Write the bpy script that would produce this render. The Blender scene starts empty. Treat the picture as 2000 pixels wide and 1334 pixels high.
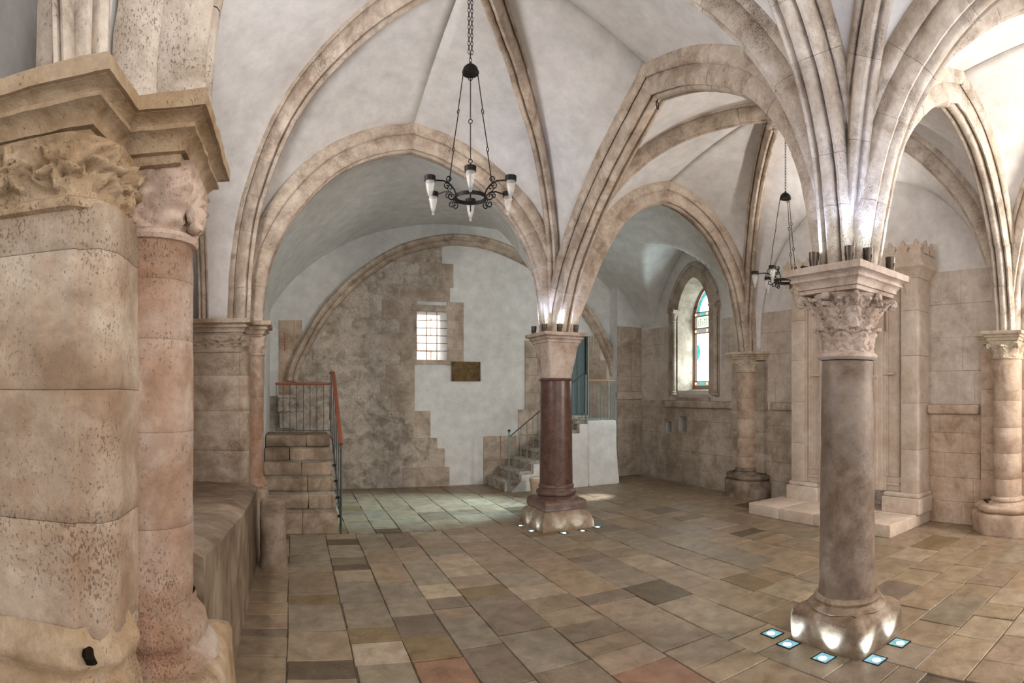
import bpy, bmesh, math, random
from math import sin, cos, pi, radians, atan2, hypot, sqrt
from mathutils import Vector, Matrix, noise
random.seed(7)
S = bpy.context.scene
COL = S.collection
# ------------------------------------------------------------------ camera, world, lights, exposure
EYE = 1.75
F = 1120.0
cd = bpy.data.cameras.new('camera')
cam = bpy.data.objects.new('camera', cd); COL.objects.link(cam)
cd.type = 'PANO'
cd.panorama_type = 'CENTRAL_CYLINDRICAL'
AX = (1000 - 572) / F                                   # heading of the picture centre, clockwise from +Y
cd.central_cylindrical_range_u_min = -1000 / F
cd.central_cylindrical_range_u_max = 1000 / F
cd.central_cylindrical_range_v_min = -(1334 - 768) / F
cd.central_cylindrical_range_v_max = 768 / F
cd.central_cylindrical_radius = 1.0
cd.clip_start = 0.05; cd.clip_end = 100
cam.location = (0, 0, EYE)
cam.rotation_euler = (pi / 2, 0, -AX)
S.camera = cam

vs = S.view_settings
vs.view_transform = 'Standard'; vs.look = 'None'; vs.gamma = 1.0; vs.use_curve_mapping = False
vs.exposure = 0.35
w = bpy.data.worlds.new('world'); S.world = w; w.use_nodes = True
bg = w.node_tree.nodes['Background']
bg.inputs[0].default_value = (1.0, 0.97, 0.95, 1); bg.inputs[1].default_value = 0.8
S.cycles.max_bounces = 7; S.cycles.diffuse_bounces = 5; S.cycles.transparent_max_bounces = 8
S.cycles.use_denoising = True
S.cycles.caustics_reflective = False; S.cycles.caustics_refractive = False

def lamp(name, kind, loc, target, energy, color, size=None, sizey=None, spot=None, blend=0.5):
    l = bpy.data.lights.new(name, kind); l.energy = energy; l.color = color
    if kind == 'AREA':
        l.shape = 'RECTANGLE'; l.size = size; l.size_y = sizey or size
    if kind == 'SPOT':
        l.spot_size = radians(spot); l.spot_blend = blend; l.shadow_soft_size = size or 0.02
    if kind == 'POINT': l.shadow_soft_size = size or 0.05
    o = bpy.data.objects.new(name, l); COL.objects.link(o); o.location = loc
    d = Vector(target) - Vector(loc)
    o.rotation_euler = d.to_track_quat('-Z', 'Y').to_euler()
    return o
# daylight of the far stained and right-wall windows, plus added fill lamps
lamp('window_sunbeam', 'SPOT', (6.9, 8.4, 3.2), (4.85, 8.38, 0), 900, (0.95, 1.0, 1.0), 0.02, None, 11, .9)
lamp('window_sunbeam', 'SPOT', (6.9, 8.4, 3.2), (3.35, 8.20, 0), 900, (0.86, 1.0, 1.0), 0.02, None, 8, .9)
lamp('window_sunbeam', 'SPOT', (6.9, 8.4, 3.2), (1.9, 8.50, 0), 2600, (0.58, 0.90, 1.0), 0.02, None, 30, .9)
lamp('niche_top_fill', 'SPOT', (6.86, 4.6, 3.66), (5.6, 4.7, 5.2), 85, (1.0, .93, .86), 0.05, None, 150, 1.0)  # added fill to brighten the vault over the niche, no fixture built
lamp('outdoor_light', 'AREA', (2.6, 11.3, 4.6), (2.6, 12.4, 2.6), 110, (1.0, .95, .93), 2.0, 1.0)
lamp('daylight_and_fill', 'AREA', (6.9, -0.3, 2.9), (3.6, 3.6, 2.4), 270, (1.0, 0.90, 0.80), 1.0, 2.0)
lamp('daylight_and_fill', 'AREA', (-1.0, 4.4, 3.2), (3.5, 4.4, 3.2), 75, (1.0, 0.97, 0.96), 1.3, 1.0)  # added fill lamp on the left wall, not a known window
lamp('daylight_and_fill', 'AREA', (2.2, -1.9, 3.0), (2.4, 5, 4.0), 60, (1.0, 0.95, 0.90), 3.0, 1.6)  # added soft fill from behind the camera, no window stands there
# ------------------------------------------------------------------ materials
def nodes_of(name):
    m = bpy.data.materials.new(name); m.use_nodes = True
    nt = m.node_tree; b = nt.nodes['Principled BSDF']
    return m, nt, b
def N(nt, t, **kw):
    n = nt.nodes.new(t)
    for k, v in kw.items(): setattr(n, k, v)
    return n
def ramp(nt, src, stops):
    r = N(nt, 'ShaderNodeValToRGB'); nt.links.new(src, r.inputs[0])
    e = r.color_ramp.elements
    while len(e) < len(stops): e.new(0.5)
    for i, (p, c) in enumerate(stops):
        e[i].position = p; e[i].color = (c[0], c[1], c[2], 1) if len(c) == 3 else c
    return r.outputs[0]
def tex(nt, pos, scale, detail=6, rough=0.6, dist=0.0, stretch=None):
    n = N(nt, 'ShaderNodeTexNoise'); n.inputs['Scale'].default_value = scale
    n.inputs['Detail'].default_value = detail; n.inputs['Roughness'].default_value = rough
    n.inputs['Distortion'].default_value = dist
    if stretch:
        mp = N(nt, 'ShaderNodeMapping'); mp.inputs['Scale'].default_value = stretch
        nt.links.new(pos, mp.inputs[0]); pos = mp.outputs[0]
    nt.links.new(pos, n.inputs['Vector'])
    return n.outputs['Fac']
def mixc(nt, fac, a, b, blend='MIX'):
    m = N(nt, 'ShaderNodeMix', data_type='RGBA', blend_type=blend)
    for s, v in ((0, fac), (6, a), (7, b)):
        if hasattr(v, 'links'): nt.links.new(v, m.inputs[s])
        elif s == 0: m.inputs[0].default_value = v
        else: m.inputs[s].default_value = (v[0], v[1], v[2], 1)
    return m.outputs[2]
def math_(nt, op, a, b=None):
    m = N(nt, 'ShaderNodeMath', operation=op)
    for i, v in enumerate((a, b)):
        if v is None: continue
        if hasattr(v, 'links'): nt.links.new(v, m.inputs[i])
        else: m.inputs[i].default_value = v
    return m.outputs[0]

def stone(name, light, mid, dark, stain=None, scale=1.0, stain_amt=0.5, pits=0.5, pit_scale=22, bump=0.35, rough=0.85,
          vary=0.25, objcolor=False, streak=False, spec=0.25):
    m, nt, b = nodes_of(name)
    geo = N(nt, 'ShaderNodeNewGeometry'); pos = geo.outputs['Position']
    n1 = tex(nt, pos, 2.2 * scale, 8, 0.65, 0.4)
    c = ramp(nt, n1, [(0.34, dark), (0.48, mid), (0.62, light)])
    if stain:
        n2 = tex(nt, pos, 0.9 * scale, 7, 0.62, 0.8, (1, 1, 0.45) if streak else None)
        f = ramp(nt, n2, [(0.46, (0, 0, 0)), (0.66, (1, 1, 1))])
        f = math_(nt, 'MULTIPLY', f, stain_amt)
        c = mixc(nt, f, c, stain)
    n3 = tex(nt, pos, 11 * scale, 6, 0.7)
    c = mixc(nt, 0.45, c, ramp(nt, n3, [(0.25, (0.55, 0.55, 0.55)), (0.7, (1.25, 1.25, 1.25))]), 'MULTIPLY')
    oi = N(nt, 'ShaderNodeObjectInfo')
    k = math_(nt, 'MULTIPLY_ADD', oi.outputs['Random'], vary)
    k.node.inputs[2].default_value = 1 - vary / 2
    comb = N(nt, 'ShaderNodeCombineColor')
    for i in range(3): nt.links.new(k, comb.inputs[i])
    c = mixc(nt, 1.0, c, comb.outputs[0], 'MULTIPLY')
    if objcolor: c = mixc(nt, 1.0, c, oi.outputs['Color'], 'MULTIPLY')
    # pits: sparse dark holes
    n4 = tex(nt, pos, pit_scale * 5.5, 4, 0.65, 0.3, (1, 1, 0.6))
    n5 = tex(nt, pos, 2.6, 4, 0.6)
    pt = math_(nt, 'ADD', n4, math_(nt, 'MULTIPLY', n5, 0.55))
    pf = ramp(nt, pt, [(0.515 + 0.06 * pits, (0, 0, 0)), (0.61 + 0.06 * pits, (1, 1, 1))])
    if pits > 0: c = mixc(nt, pf, mixc(nt, 0.7, c, (dark[0] * .42, dark[1] * .34, dark[2] * .28)), c)
    nt.links.new(c, b.inputs['Base Color'])
    h = math_(nt, 'ADD', math_(nt, 'MULTIPLY', n3, 0.8), math_(nt, 'MULTIPLY', pf, 0.9 * pits))
    bp = N(nt, 'ShaderNodeBump'); bp.inputs['Strength'].default_value = bump; bp.inputs['Distance'].default_value = 0.02
    nt.links.new(h, bp.inputs['Height']); nt.links.new(bp.outputs[0], b.inputs['Normal'])
    rr = ramp(nt, n3, [(0.3, (rough - .12,) * 3), (0.7, (min(1, rough + .08),) * 3)])
    nt.links.new(rr, b.inputs['Roughness'])
    b.inputs['Specular IOR Level'].default_value = spec
    return m
def plain(name, col, rough=0.5, metal=0.0, spec=0.5):
    m, nt, b = nodes_of(name)
    geo = N(nt, 'ShaderNodeNewGeometry')
    n = tex(nt, geo.outputs['Position'], 30, 4, 0.6)
    c = mixc(nt, 1.0, col, ramp(nt, n, [(0.3, (0.8, 0.8, 0.8)), (0.7, (1.12, 1.12, 1.12))]), 'MULTIPLY')
    nt.links.new(c, b.inputs['Base Color'])
    b.inputs['Roughness'].default_value = rough; b.inputs['Metallic'].default_value = metal
    b.inputs['Specular IOR Level'].default_value = spec
    return m
def glow(name, col, strength, col2=None, scale=20):
    m, nt, b = nodes_of(name)
    b.inputs['Base Color'].default_value = (0.02, 0.02, 0.02, 1)
    if col2:
        geo = N(nt, 'ShaderNodeNewGeometry')
        n = tex(nt, geo.outputs['Position'], scale, 3, 0.6)
        nt.links.new(ramp(nt, n, [(0.38, col), (0.6, col2)]), b.inputs['Emission Color'])
    else: b.inputs['Emission Color'].default_value = (*col, 1)
    b.inputs['Emission Strength'].default_value = strength
    return m

M = {}
M['pier'] = stone('pier_limestone', (.52, .44, .355), (.40, .315, .24), (.27, .195, .135), (.34, .20, .12), 1.6, .6, 1.0, 24, .45, .9, .10, streak=True)
M['pier_col'] = stone('pier_column_limestone', (.50, .41, .34), (.38, .275, .205), (.27, .175, .12), (.33, .165, .10), 1.7, .65, 1.0, 24, .5, .9, .12, streak=True)
M['carved'] = stone('carved_limestone', (.50, .39, .275), (.39, .285, .185), (.23, .155, .09), (.38, .24, .12), 2.4, .5, 1.0, 26, .5, .9, .06)
M['carved_pink'] = stone('pink_carved_limestone', (.62, .49, .40), (.54, .41, .33), (.38, .27, .21), None, 2.4, .5, .8, 26, .4, .9, .06)
M['rib'] = stone('rib_limestone', (.66, .57, .48), (.54, .445, .36), (.36, .28, .215), (.34, .25, .18), 2.4, .5, .95, 26, .55, .9, .22)
M['rib_pale'] = stone('pale_rib_limestone', (.70, .63, .55), (.60, .525, .45), (.40, .33, .27), (.38, .29, .215), 2.4, .45, 1.1, 26, .6, .9, .2)
M['plaster'] = stone('white_plaster', (.74, .725, .715), (.72, .70, .69), (.68, .655, .64), (.60, .56, .51), .45, .30, 0, 20, .05, .95, 0)
M['plaster_cool'] = stone('cool_white_plaster', (.74, .755, .75), (.72, .735, .725), (.67, .68, .665), (.60, .60, .575), .45, .35, 0, 20, .05, .95, 0)
M['wall'] = stone('wall_ashlar', (.58, .50, .42), (.47, .395, .325), (.32, .26, .205), (.26, .20, .15), 1.5, .6, .3, 22, .35, .92, .09)
M['wall_upper'] = stone('upper_wall_stone', (.68, .60, .53), (.60, .52, .45), (.46, .38, .32), (.42, .34, .28), 1.3, .35, .3, 22, .2, .94, .04)
M['wall_grey'] = stone('grey_wall_ashlar', (.64, .575, .50), (.52, .455, .39), (.33, .275, .225), (.22, .18, .14), 2.9, .65, .5, 16, .8, .92, .10)
M['wall_warm'] = stone('warm_wall_ashlar', (.64, .51, .41), (.53, .41, .315), (.37, .265, .19), (.42, .27, .19), 1.5, .5, .3, 22, .35, .92, .09)
M['base_dark'] = stone('dark_base_stone', (.36, .29, .23), (.25, .19, .145), (.14, .10, .075), (.12, .085, .06), 2.4, .6, .6, 20, .5, .92, .08)
M['mortar'] = stone('mortar', (.36, .30, .24), (.30, .245, .19), (.22, .175, .13), None, 2, 0, 0, 20, .3, .95, 0)
M['joint'] = stone('floor_joint', (.15, .12, .09), (.11, .085, .06), (.07, .05, .035), None, 3, 0, 0, 20, .3, .9, 0)
M['flag'] = stone('floor_flagstone', (1.12, 1.12, 1.12), (.92, .91, .90), (.66, .64, .62), (.66, .58, .48), 3.2, .5, .9, 9, .2, .46, .10, objcolor=True, spec=.5)
M['marble'] = stone('canopy_marble', (.72, .62, .53), (.66, .55, .46), (.56, .45, .36), (.55, .40, .28), .9, .45, .1, 20, .08, .6, .04)
M['step'] = stone('step_stone', (.44, .35, .265), (.33, .25, .18), (.20, .145, .10), (.14, .095, .062), 1.6, .6, .4, 18, .4, .8, .2)
M['bench'] = stone('bench_stone', (.33, .255, .185), (.225, .165, .115), (.135, .092, .06), (.15, .095, .06), 1.3, .6, .3, 18, .35, .7, .12)
M['granite'] = stone('red_granite', (.135, .070, .052), (.095, .047, .035), (.055, .028, .021), (.07, .038, .028), 4, .4, 0, 60, .08, .34, 0, spec=.5)
M['granite_base'] = stone('dark_red_stone', (.15, .085, .062), (.105, .058, .042), (.06, .035, .025), None, 3, .4, .2, 30, .25, .5, 0, spec=.5)
M['plinth'] = stone('worn_plinth_stone', (.38, .30, .235), (.245, .175, .12), (.15, .10, .065), (.36, .27, .18), 2.2, .4, .4, 24, .45, .65, 0)
M['cool_shaft'] = stone('grey_brown_marble', (.25, .185, .14), (.165, .112, .080), (.095, .060, .040), (.27, .235, .205), 1.7, .6, .7, 24, .3, .5, 0, streak=True, spec=.4)
M['cap'] = stone('capital_stone', (.54, .45, .39), (.44, .345, .285), (.28, .205, .16), None, 2, 0, .4, 30, .35, .85, .05)
M['cap_pale'] = stone('pale_capital_stone', (.66, .57, .46), (.58, .48, .37), (.42, .33, .24), None, 2, 0, .4, 30, .35, .85, .05)
M['iron'] = plain('black_iron', (.018, .016, .015), .5, .6)
M['teal_rail'] = plain('teal_painted_rail', (.20, .27, .26), .5, .3)
M['dark_rail'] = plain('dark_metal_rail', (.10, .11, .11), .45, .6)
M['wood'] = plain('red_brown_handrail_wood', (.33, .095, .045), .4)
M['wood_tan'] = plain('tan_handrail_wood', (.45, .25, .13), .45)
M['door'] = plain('teal_door_paint', (.13, .20, .215), .6)
M['bronze'] = stone('bronze_plaque', (.17, .105, .035), (.115, .068, .02), (.06, .036, .012), None, 6, 0, 0, 20, .3, .5, 0)
M['shade_dark'] = plain('hole_shade_paint', (.02, .014, .010), 1.0, 0, 0)  # near-black colour standing for the shade inside small holes
M['brass'] = plain('dark_brass', (.09, .07, .055), .4, .6)
M['led'] = glow('led_lens', (.75, .92, 1.0), 30)
M['led_floor'] = glow('floor_light_lens', (.30, .66, .74), .8, (.16, .42, .50), 14)
M['led_spot'] = glow('floor_light_spot', (.80, .97, 1.0), 22)
M['outside'] = stone('outside_wall', (.95, .80, .70), (.90, .72, .62), (.75, .56, .46), None, 1.5, 0, 0, 20, .2, .9, .1)
M['frame_brown'] = plain('brown_window_frame', (.20, .105, .055), .6)
M['lead'] = plain('window_lead', (.03, .05, .05), .6)
M['gl_white'] = glow('white_glass', (.92, 1, 1), 12, (.75, .97, 1.0), 9)
M['gl_cyan'] = glow('turquoise_glass', (.03, .58, .58), .8, (.10, .80, .76), 14)
M['gl_bright'] = glow('bright_pane', (1, .97, .93), 1.2)  # also glows in the added left-wall window
M['gl_text'] = glow('pale_yellow_glass', (.62, .80, .50), 1.1, (.95, .95, .80), 22)
M['gl_red'] = glow('patterned_border_glass', (.55, .16, .10), .75, (.35, .60, .62), 45)
M['gl_gold'] = glow('amber_glass', (1.0, .62, .20), 1.5)
m, nt, b = nodes_of('clear_glass')
b.inputs['Base Color'].default_value = (.95, .93, .90, 1); b.inputs['Roughness'].default_value = .12
b.inputs['Alpha'].default_value = .16; b.inputs['IOR'].default_value = 1.45; b.inputs['Specular IOR Level'].default_value = .8
M['glass'] = m

# ------------------------------------------------------------------ helpers
def mesh(name, verts, faces, mat, parent=None, smooth=False, sharp=40):
    me = bpy.data.meshes.new(name); me.from_pydata([tuple(v) for v in verts], [], faces); me.validate()
    if mat: me.materials.append(mat)
    if smooth:
        me.shade_smooth()
        if sharp: me.set_sharp_from_angle(angle=radians(sharp))
    o = bpy.data.objects.new(name, me); COL.objects.link(o)
    if parent:
        o.parent = parent
        if parent.type == 'EMPTY': o.matrix_parent_inverse = Matrix.Translation(-Vector(parent.location))
    return o
def tag(o, label=None, cat=None, group=None, kind=None):
    if label: o['label'] = label
    if cat: o['category'] = cat
    if group: o['group'] = group
    if kind: o['kind'] = kind
    return o
def thing(name, label, cat, loc=(0, 0, 0), group=None):
    o = bpy.data.objects.new(name, None); COL.objects.link(o); o.location = loc; o.empty_display_size = .1
    return tag(o, label, cat, group)
class G:                                                # collects geometry for ONE mesh
    def __init__(s): s.v = []; s.f = []
    def add(s, v, f):
        k = len(s.v); s.v += [tuple(p) for p in v]; s.f += [tuple(i + k for i in q) for q in f]; return s
    def build(s, name, mat, parent=None, smooth=False, sharp=40): return mesh(name, s.v, s.f, mat, parent, smooth, sharp)
def box(lo, hi):
    x0, y0, z0 = lo; x1, y1, z1 = hi
    return ([(x0,y0,z0),(x1,y0,z0),(x1,y1,z0),(x0,y1,z0),(x0,y0,z1),(x1,y0,z1),(x1,y1,z1),(x0,y1,z1)],
            [(0,3,2,1),(4,5,6,7),(0,1,5,4),(1,2,6,5),(2,3,7,6),(3,0,4,7)])
def nz(p, s, seed=0):
    return noise.noise(Vector((p[0] * s + seed * 7.3, p[1] * s + seed * 3.1, p[2] * s)))
def rbox(lo, hi, r=.01, step=.2, amp=0.0, ns=6.0, seed=0):
    """box with rounded edges and a slightly uneven surface"""
    ax = []
    for a in range(3):
        L = hi[a] - lo[a]; rr = min(r, L * .45)
        n = max(1, int(round((L - 2 * rr) / step)))
        ax.append([0, rr * .35, rr] + [rr + (L - 2 * rr) * i / n for i in range(1, n)] + [L - rr, L - rr * .35, L])
    vid = {}; V = []; Fc = []
    def vert(i, j, k):
        key = (i, j, k)
        if key in vid: return vid[key]
        p = [ax[0][i] + lo[0], ax[1][j] + lo[1], ax[2][k] + lo[2]]
        q = [min(max(p[a], lo[a] + min(r, (hi[a]-lo[a])*.45)), hi[a] - min(r, (hi[a]-lo[a])*.45)) for a in range(3)]
        d = Vector(p) - Vector(q)
        if d.length > 1e-9:
            n = d.normalized(); p = Vector(q) + n * r
            if amp: p += n * amp * (nz(p, ns, seed) + .5 * nz(p, ns * 3, seed + 1))
        vid[key] = len(V); V.append(tuple(p)); return vid[key]
    X, Y, Z = (len(a) - 1 for a in ax)
    for i in range(X):
        for j in range(Y):
            Fc.append((vert(i,j,0), vert(i,j+1,0), vert(i+1,j+1,0), vert(i+1,j,0)))
            Fc.append((vert(i,j,Z), vert(i+1,j,Z), vert(i+1,j+1,Z), vert(i,j+1,Z)))
    for i in range(X):
        for k in range(Z):
            Fc.append((vert(i,0,k), vert(i+1,0,k), vert(i+1,0,k+1), vert(i,0,k+1)))
            Fc.append((vert(i,Y,k), vert(i,Y,k+1), vert(i+1,Y,k+1), vert(i+1,Y,k)))
    for j in range(Y):
        for k in range(Z):
            Fc.append((vert(0,j,k), vert(0,j,k+1), vert(0,j+1,k+1), vert(0,j+1,k)))
            Fc.append((vert(X,j,k), vert(X,j+1,k), vert(X,j+1,k+1), vert(X,j,k+1)))
    return V, Fc
def lathe(prof, c=(0, 0), seg=32, amp=0, ns=8, seed=0, a0=0, a1=2 * pi):
    full = abs(a1 - a0 - 2 * pi) < 1e-6
    n = seg if full else seg + 1
    V = []; Fc = []
    for r, z in prof:
        for i in range(n):
            a = a0 + (a1 - a0) * i / seg
            p = Vector((c[0] + r * cos(a), c[1] + r * sin(a), z))
            if amp and r > 1e-4:
                k = amp * (nz(p, ns, seed) + .6 * nz(p, ns * 2.7, seed + 2))
                p += Vector((cos(a), sin(a), 0)) * k
            V.append(p)
    for j in range(len(prof) - 1):
        for i in range(seg):
            i2 = (i + 1) % n if full else i + 1
            Fc.append((j*n+i, j*n+i2, (j+1)*n+i2, (j+1)*n+i))
    return V, Fc
def tube(pts, r, seg=6, closed=False):
    pts = [Vector(p) for p in pts]; n = len(pts); V = []; Fc = []
    up = Vector((0, 0, 1))
    for i, p in enumerate(pts):
        if closed: t = pts[(i + 1) % n] - pts[i - 1]
        else: t = pts[min(i + 1, n - 1)] - pts[max(i - 1, 0)]
        t.normalize()
        a = t.cross(up if abs(t.z) < .95 else Vector((1, 0, 0))).normalized(); b_ = t.cross(a)
        for k in range(seg):
            an = 2 * pi * k / seg; V.append(p + r * (a * cos(an) + b_ * sin(an)))
    for i in range(n if closed else n - 1):
        for k in range(seg):
            i2 = (i + 1) % n
            Fc.append((i*seg+k, i*seg+(k+1)%seg, i2*seg+(k+1)%seg, i2*seg+k))
    if not closed:
        Fc.append(tuple(reversed(range(seg)))); Fc.append(tuple((n-1)*seg+k for k in range(seg)))
    return V, Fc
def offset_poly(poly, d, closed):
    """mitred outward offset (poly runs counter-clockwise: outside is on the right)"""
    n = len(poly); out = []
    for i in range(n):
        p = Vector(poly[i])
        e1 = (p - Vector(poly[i-1])) if (closed or i > 0) else (Vector(poly[i+1]) - p)
        e2 = (Vector(poly[(i+1) % n]) - p) if (closed or i < n-1) else e1
        n1 = Vector((e1.y, -e1.x)).normalized(); n2 = Vector((e2.y, -e2.x)).normalized()
        m_ = n1 + n2
        k = d / max(.3, (1 + n1.dot(n2))) 
        out.append(p + m_ * k)
    return out
def band(poly, prof, closed=True, cap_top=False, cap_bottom=False, sub=0, amp=0, ns=9, seed=0):
    """moulding: plan outline swept with profile points (offset, z)"""
    pl = [Vector(p) for p in poly]
    if sub:
        q = []
        m_ = len(pl) if closed else len(pl) - 1
        for i in range(m_):
            a, b_ = pl[i], pl[(i+1) % len(pl)]
            k = max(1, int((b_-a).length / sub))
            q += [(a.lerp(b_, t / k), i, t == 0) for t in range(k)]
        if not closed: q.append((pl[-1], m_-1, True))
    V = []; n = None
    for d, z in prof:
        ring = offset_poly(pl, d, closed)
        if sub:
            r2 = []
            m_ = len(pl) if closed else len(pl) - 1
            for i in range(m_):
                a, b_ = ring[i], ring[(i+1) % len(pl)]
                L = (pl[(i+1) % len(pl)] - pl[i]).length; k = max(1, int(L / sub))
                r2 += [a.lerp(b_, t / k) for t in range(k)]
            if not closed: r2.append(ring[-1])
            ring = r2
        n = len(ring)
        cx = sum(p.x for p in ring) / n; cy = sum(p.y for p in ring) / n
        for p in ring:
            q3 = Vector((p.x, p.y, z))
            if amp:
                dr = Vector((p.x - cx, p.y - cy, 0)).normalized()
                q3 += dr * amp * (nz(q3, ns, seed) + .6 * nz(q3, ns * 2.7, seed + 1)) + Vector((0, 0, amp * .5 * nz(q3, ns, seed + 5)))
            V.append(q3)
    Fc = []
    for j in range(len(prof) - 1):
        for i in range(n if closed else n - 1):
            i2 = (i + 1) % n
            Fc.append((j*n+i, j*n+i2, (j+1)*n+i2, (j+1)*n+i))
    k = (len(prof) - 1) * n
    if cap_top: Fc.append(tuple(k + i for i in range(n)))
    if cap_bottom: Fc.append(tuple(reversed(range(n))))
    return V, Fc
def square(cx, cy, h): return [(cx-h, cy-h), (cx+h, cy-h), (cx+h, cy+h), (cx-h, cy+h)]
def clip(poly, a, b_, c):
    """keep the side a*x+b*y<=c"""
    out = []
    for i in range(len(poly)):
        p, q = poly[i], poly[(i+1) % len(poly)]
        dp = a*p[0]+b_*p[1]-c; dq = a*q[0]+b_*q[1]-c
        if dp <= 0: out.append(p)
        if (dp < 0 < dq) or (dq < 0 < dp):
            t = dp / (dp - dq); out.append((p[0]+(q[0]-p[0])*t, p[1]+(q[1]-p[1])*t))
    return out
def slab(poly, t, ch, put, jit=0.0):
    """flat stone: outline poly in (u,v), thickness t, chamfer ch; put(u,v,h)->xyz"""
    n = len(poly)
    cu = sum(p[0] for p in poly)/n; cv = sum(p[1] for p in poly)/n
    ring = []
    for i in range(n):
        p = Vector(poly[i]); e1 = (p - Vector(poly[i-1])); e2 = (Vector(poly[(i+1)%n]) - p)
        if e1.length < 1e-6 or e2.length < 1e-6: ring.append(p); continue
        e1.normalize(); e2.normalize()
        nn = Vector((-e1.y - e2.y, e1.x + e2.x)); k = ch / max(.4, 1 + Vector((-e1.y, e1.x)).dot(Vector((-e2.y, e2.x))))
        q = p + nn * k
        if (q - Vector((cu, cv))).length > (p - Vector((cu, cv))).length: q = p - nn * k
        ring.append(q)
    tl = (random.uniform(-jit, jit), random.uniform(-jit, jit))
    V = [put(p[0], p[1], 0) for p in poly] + [put(p[0], p[1], t - ch * .8) for p in poly]
    V += [put(q[0], q[1], t + tl[0] * (q[0]-cu) + tl[1] * (q[1]-cv)) for q in ring]
    Fc = []
    for i in range(n):
        j = (i+1) % n
        Fc.append((i, j, n+j, n+i)); Fc.append((n+i, n+j, 2*n+j, 2*n+i))
    Fc.append(tuple(2*n+i for i in range(n)))
    return V, Fc
def fix(o):
    bm = bmesh.new(); bm.from_mesh(o.data); bmesh.ops.recalc_face_normals(bm, faces=bm.faces); bm.to_mesh(o.data); bm.free()
    return o
# ------------------------------------------------------------------ plan of the hall
P1 = (-.52, 1.98); P2 = (-.52, 6.88); C1 = (3.40, 6.88); C2 = (3.42, 2.36)
P3 = (6.95, 6.85); P4 = (6.90, 2.32); OA = (1.47, 4.45); OB = (5.2, 4.6); OD = (1.47, -.15); OC = (5.2, .1)
XR, XL, YF = 7.05, -1.15, 10.45
TOP = {'P1': 2.65, 'P2': 2.585, 'C1': 2.54, 'C2': 2.62, 'P3': 2.44, 'P4': 2.52}

# ------------------------------------------------------------------ floor: flagstones laid in courses
fl = mesh('floor', *box((XL - .2, -2.4, -.12), (XR + .3, 10.9, -.014)), M['joint']); tag(fl, kind='structure')
TONE = {'n': (.29, .222, .150), 'g': (.268, .222, .162), 'd': (.115, .085, .052), 'y': (.215, .152, .078), 'l': (.36, .290, .205),
        'r': (.27, .15, .095), 'k': (.20, .155, .112), 'p': (.315, .235, .158)}
tiles = []                                             # (x0, y0, x1, y1, tone)
def rtone():
    return random.choice('nnnnngglkpnnglpn' if random.random() < .94 else 'dyyk')
def col_tiles(xa, xb, ys, tones):
    for (a, b_), t in zip(zip(ys[1:], ys[:-1]), tones): tiles.append((xa, min(a, b_), xb, max(a, b_), t))
def run_y(xa, xb, ya, yb):
    y = ya
    while y < yb - .05:
        d = random.choice((.22, .3, .36, .42, .5, .56, .62)) * random.uniform(.9, 1.1)
        if yb - y - d < .18: d = yb - y
        tiles.append((xa, y, xb, y + d, rtone())); y += d
def run_x(ya, yb, xa, xb):
    x = xa
    while x < xb - .05:
        d = random.choice((.3, .4, .48, .56, .66, .8)) * random.uniform(.9, 1.1)
        if xb - x - d < .2: d = xb - x
        tiles.append((x, ya, x + d, yb, rtone())); x += d
XS = [-.40, -.04, .40, .77, 1.12, 1.45, 1.88, 2.33, 2.80, 3.22, 3.64, 4.07, 4.50, 4.93, 5.37, 5.80, 6.23, 6.66, 7.08]
col_tiles(XS[0], XS[1], [5.53, 5.07, 4.81, 4.53, 4.26, 4.11, 3.81, 3.4, 2.95, 2.5], 'npppknnnn')
run_y(XS[0], XS[1], 5.53, 7.1)
col_tiles(XS[1], XS[2], [7.11, 6.61, 6.25, 5.63, 4.98, 4.75, 4.22, 3.75, 3.51, 3.0, 2.5], 'gggnygndnn')
col_tiles(XS[2], XS[3], [7.1, 6.86, 6.59, 6.11, 5.85, 5.64, 5.31, 4.77, 4.25, 3.99, 3.66, 3.2, 2.7], 'ndgkdlggylgn')
col_tiles(XS[3], XS[4], [7.1, 6.31, 5.79, 5.26, 4.79, 4.42, 4.05, 3.65, 3.2, 2.7], 'gnnggkyrn')
col_tiles(XS[4], XS[5], [7.05, 6.38, 5.8, 5.09, 4.75, 4.5, 4.28, 3.75, 3.2, 2.7], 'knglkngkn')
col_tiles(XS[5], XS[6], [5.26, 4.94, 4.67, 3.88, 3.28, 2.8, 2.4], 'nykgkn')
run_y(XS[5], XS[6], 5.26, 7.08)
col_tiles(XS[6], XS[7], [5.84, 5.6, 5.24, 4.79, 4.47, 4.16, 3.84, 3.54, 3.31, 3.03, 2.6, 2.1], 'nnglnnkpprn')
run_y(XS[6], XS[7], 5.84, 7.08)
for i in range(7, 9): run_y(XS[i], XS[i+1], 1.6 if i > 7 else 2.0, 7.08)
for i in range(1, 18): run_y(XS[i] - .08, XS[i+1] - .08, 7.12, 10.5)
YS = [.62, 1.02, 1.36, 1.70, 2.05, 2.38, 2.74, 3.12, 3.52, 3.98]
for a, b_ in zip(YS, YS[1:]): run_x(a, b_, 3.22, 7.10)
for i in range(9, 18): run_y(XS[i], XS[i+1], 3.98, 7.1)
tiles = [t for t in tiles if hypot((t[0]+t[2])/2, (t[1]+t[3])/2) > 3.0 or t[1] > 2.6]
tiles.sort(key=lambda t: hypot((t[0]+t[2])/2, (t[1]+t[3])/2) - .5 * sqrt((t[2]-t[0]) * (t[3]-t[1])))
rest = G(); flag_rest_cols = []
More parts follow.
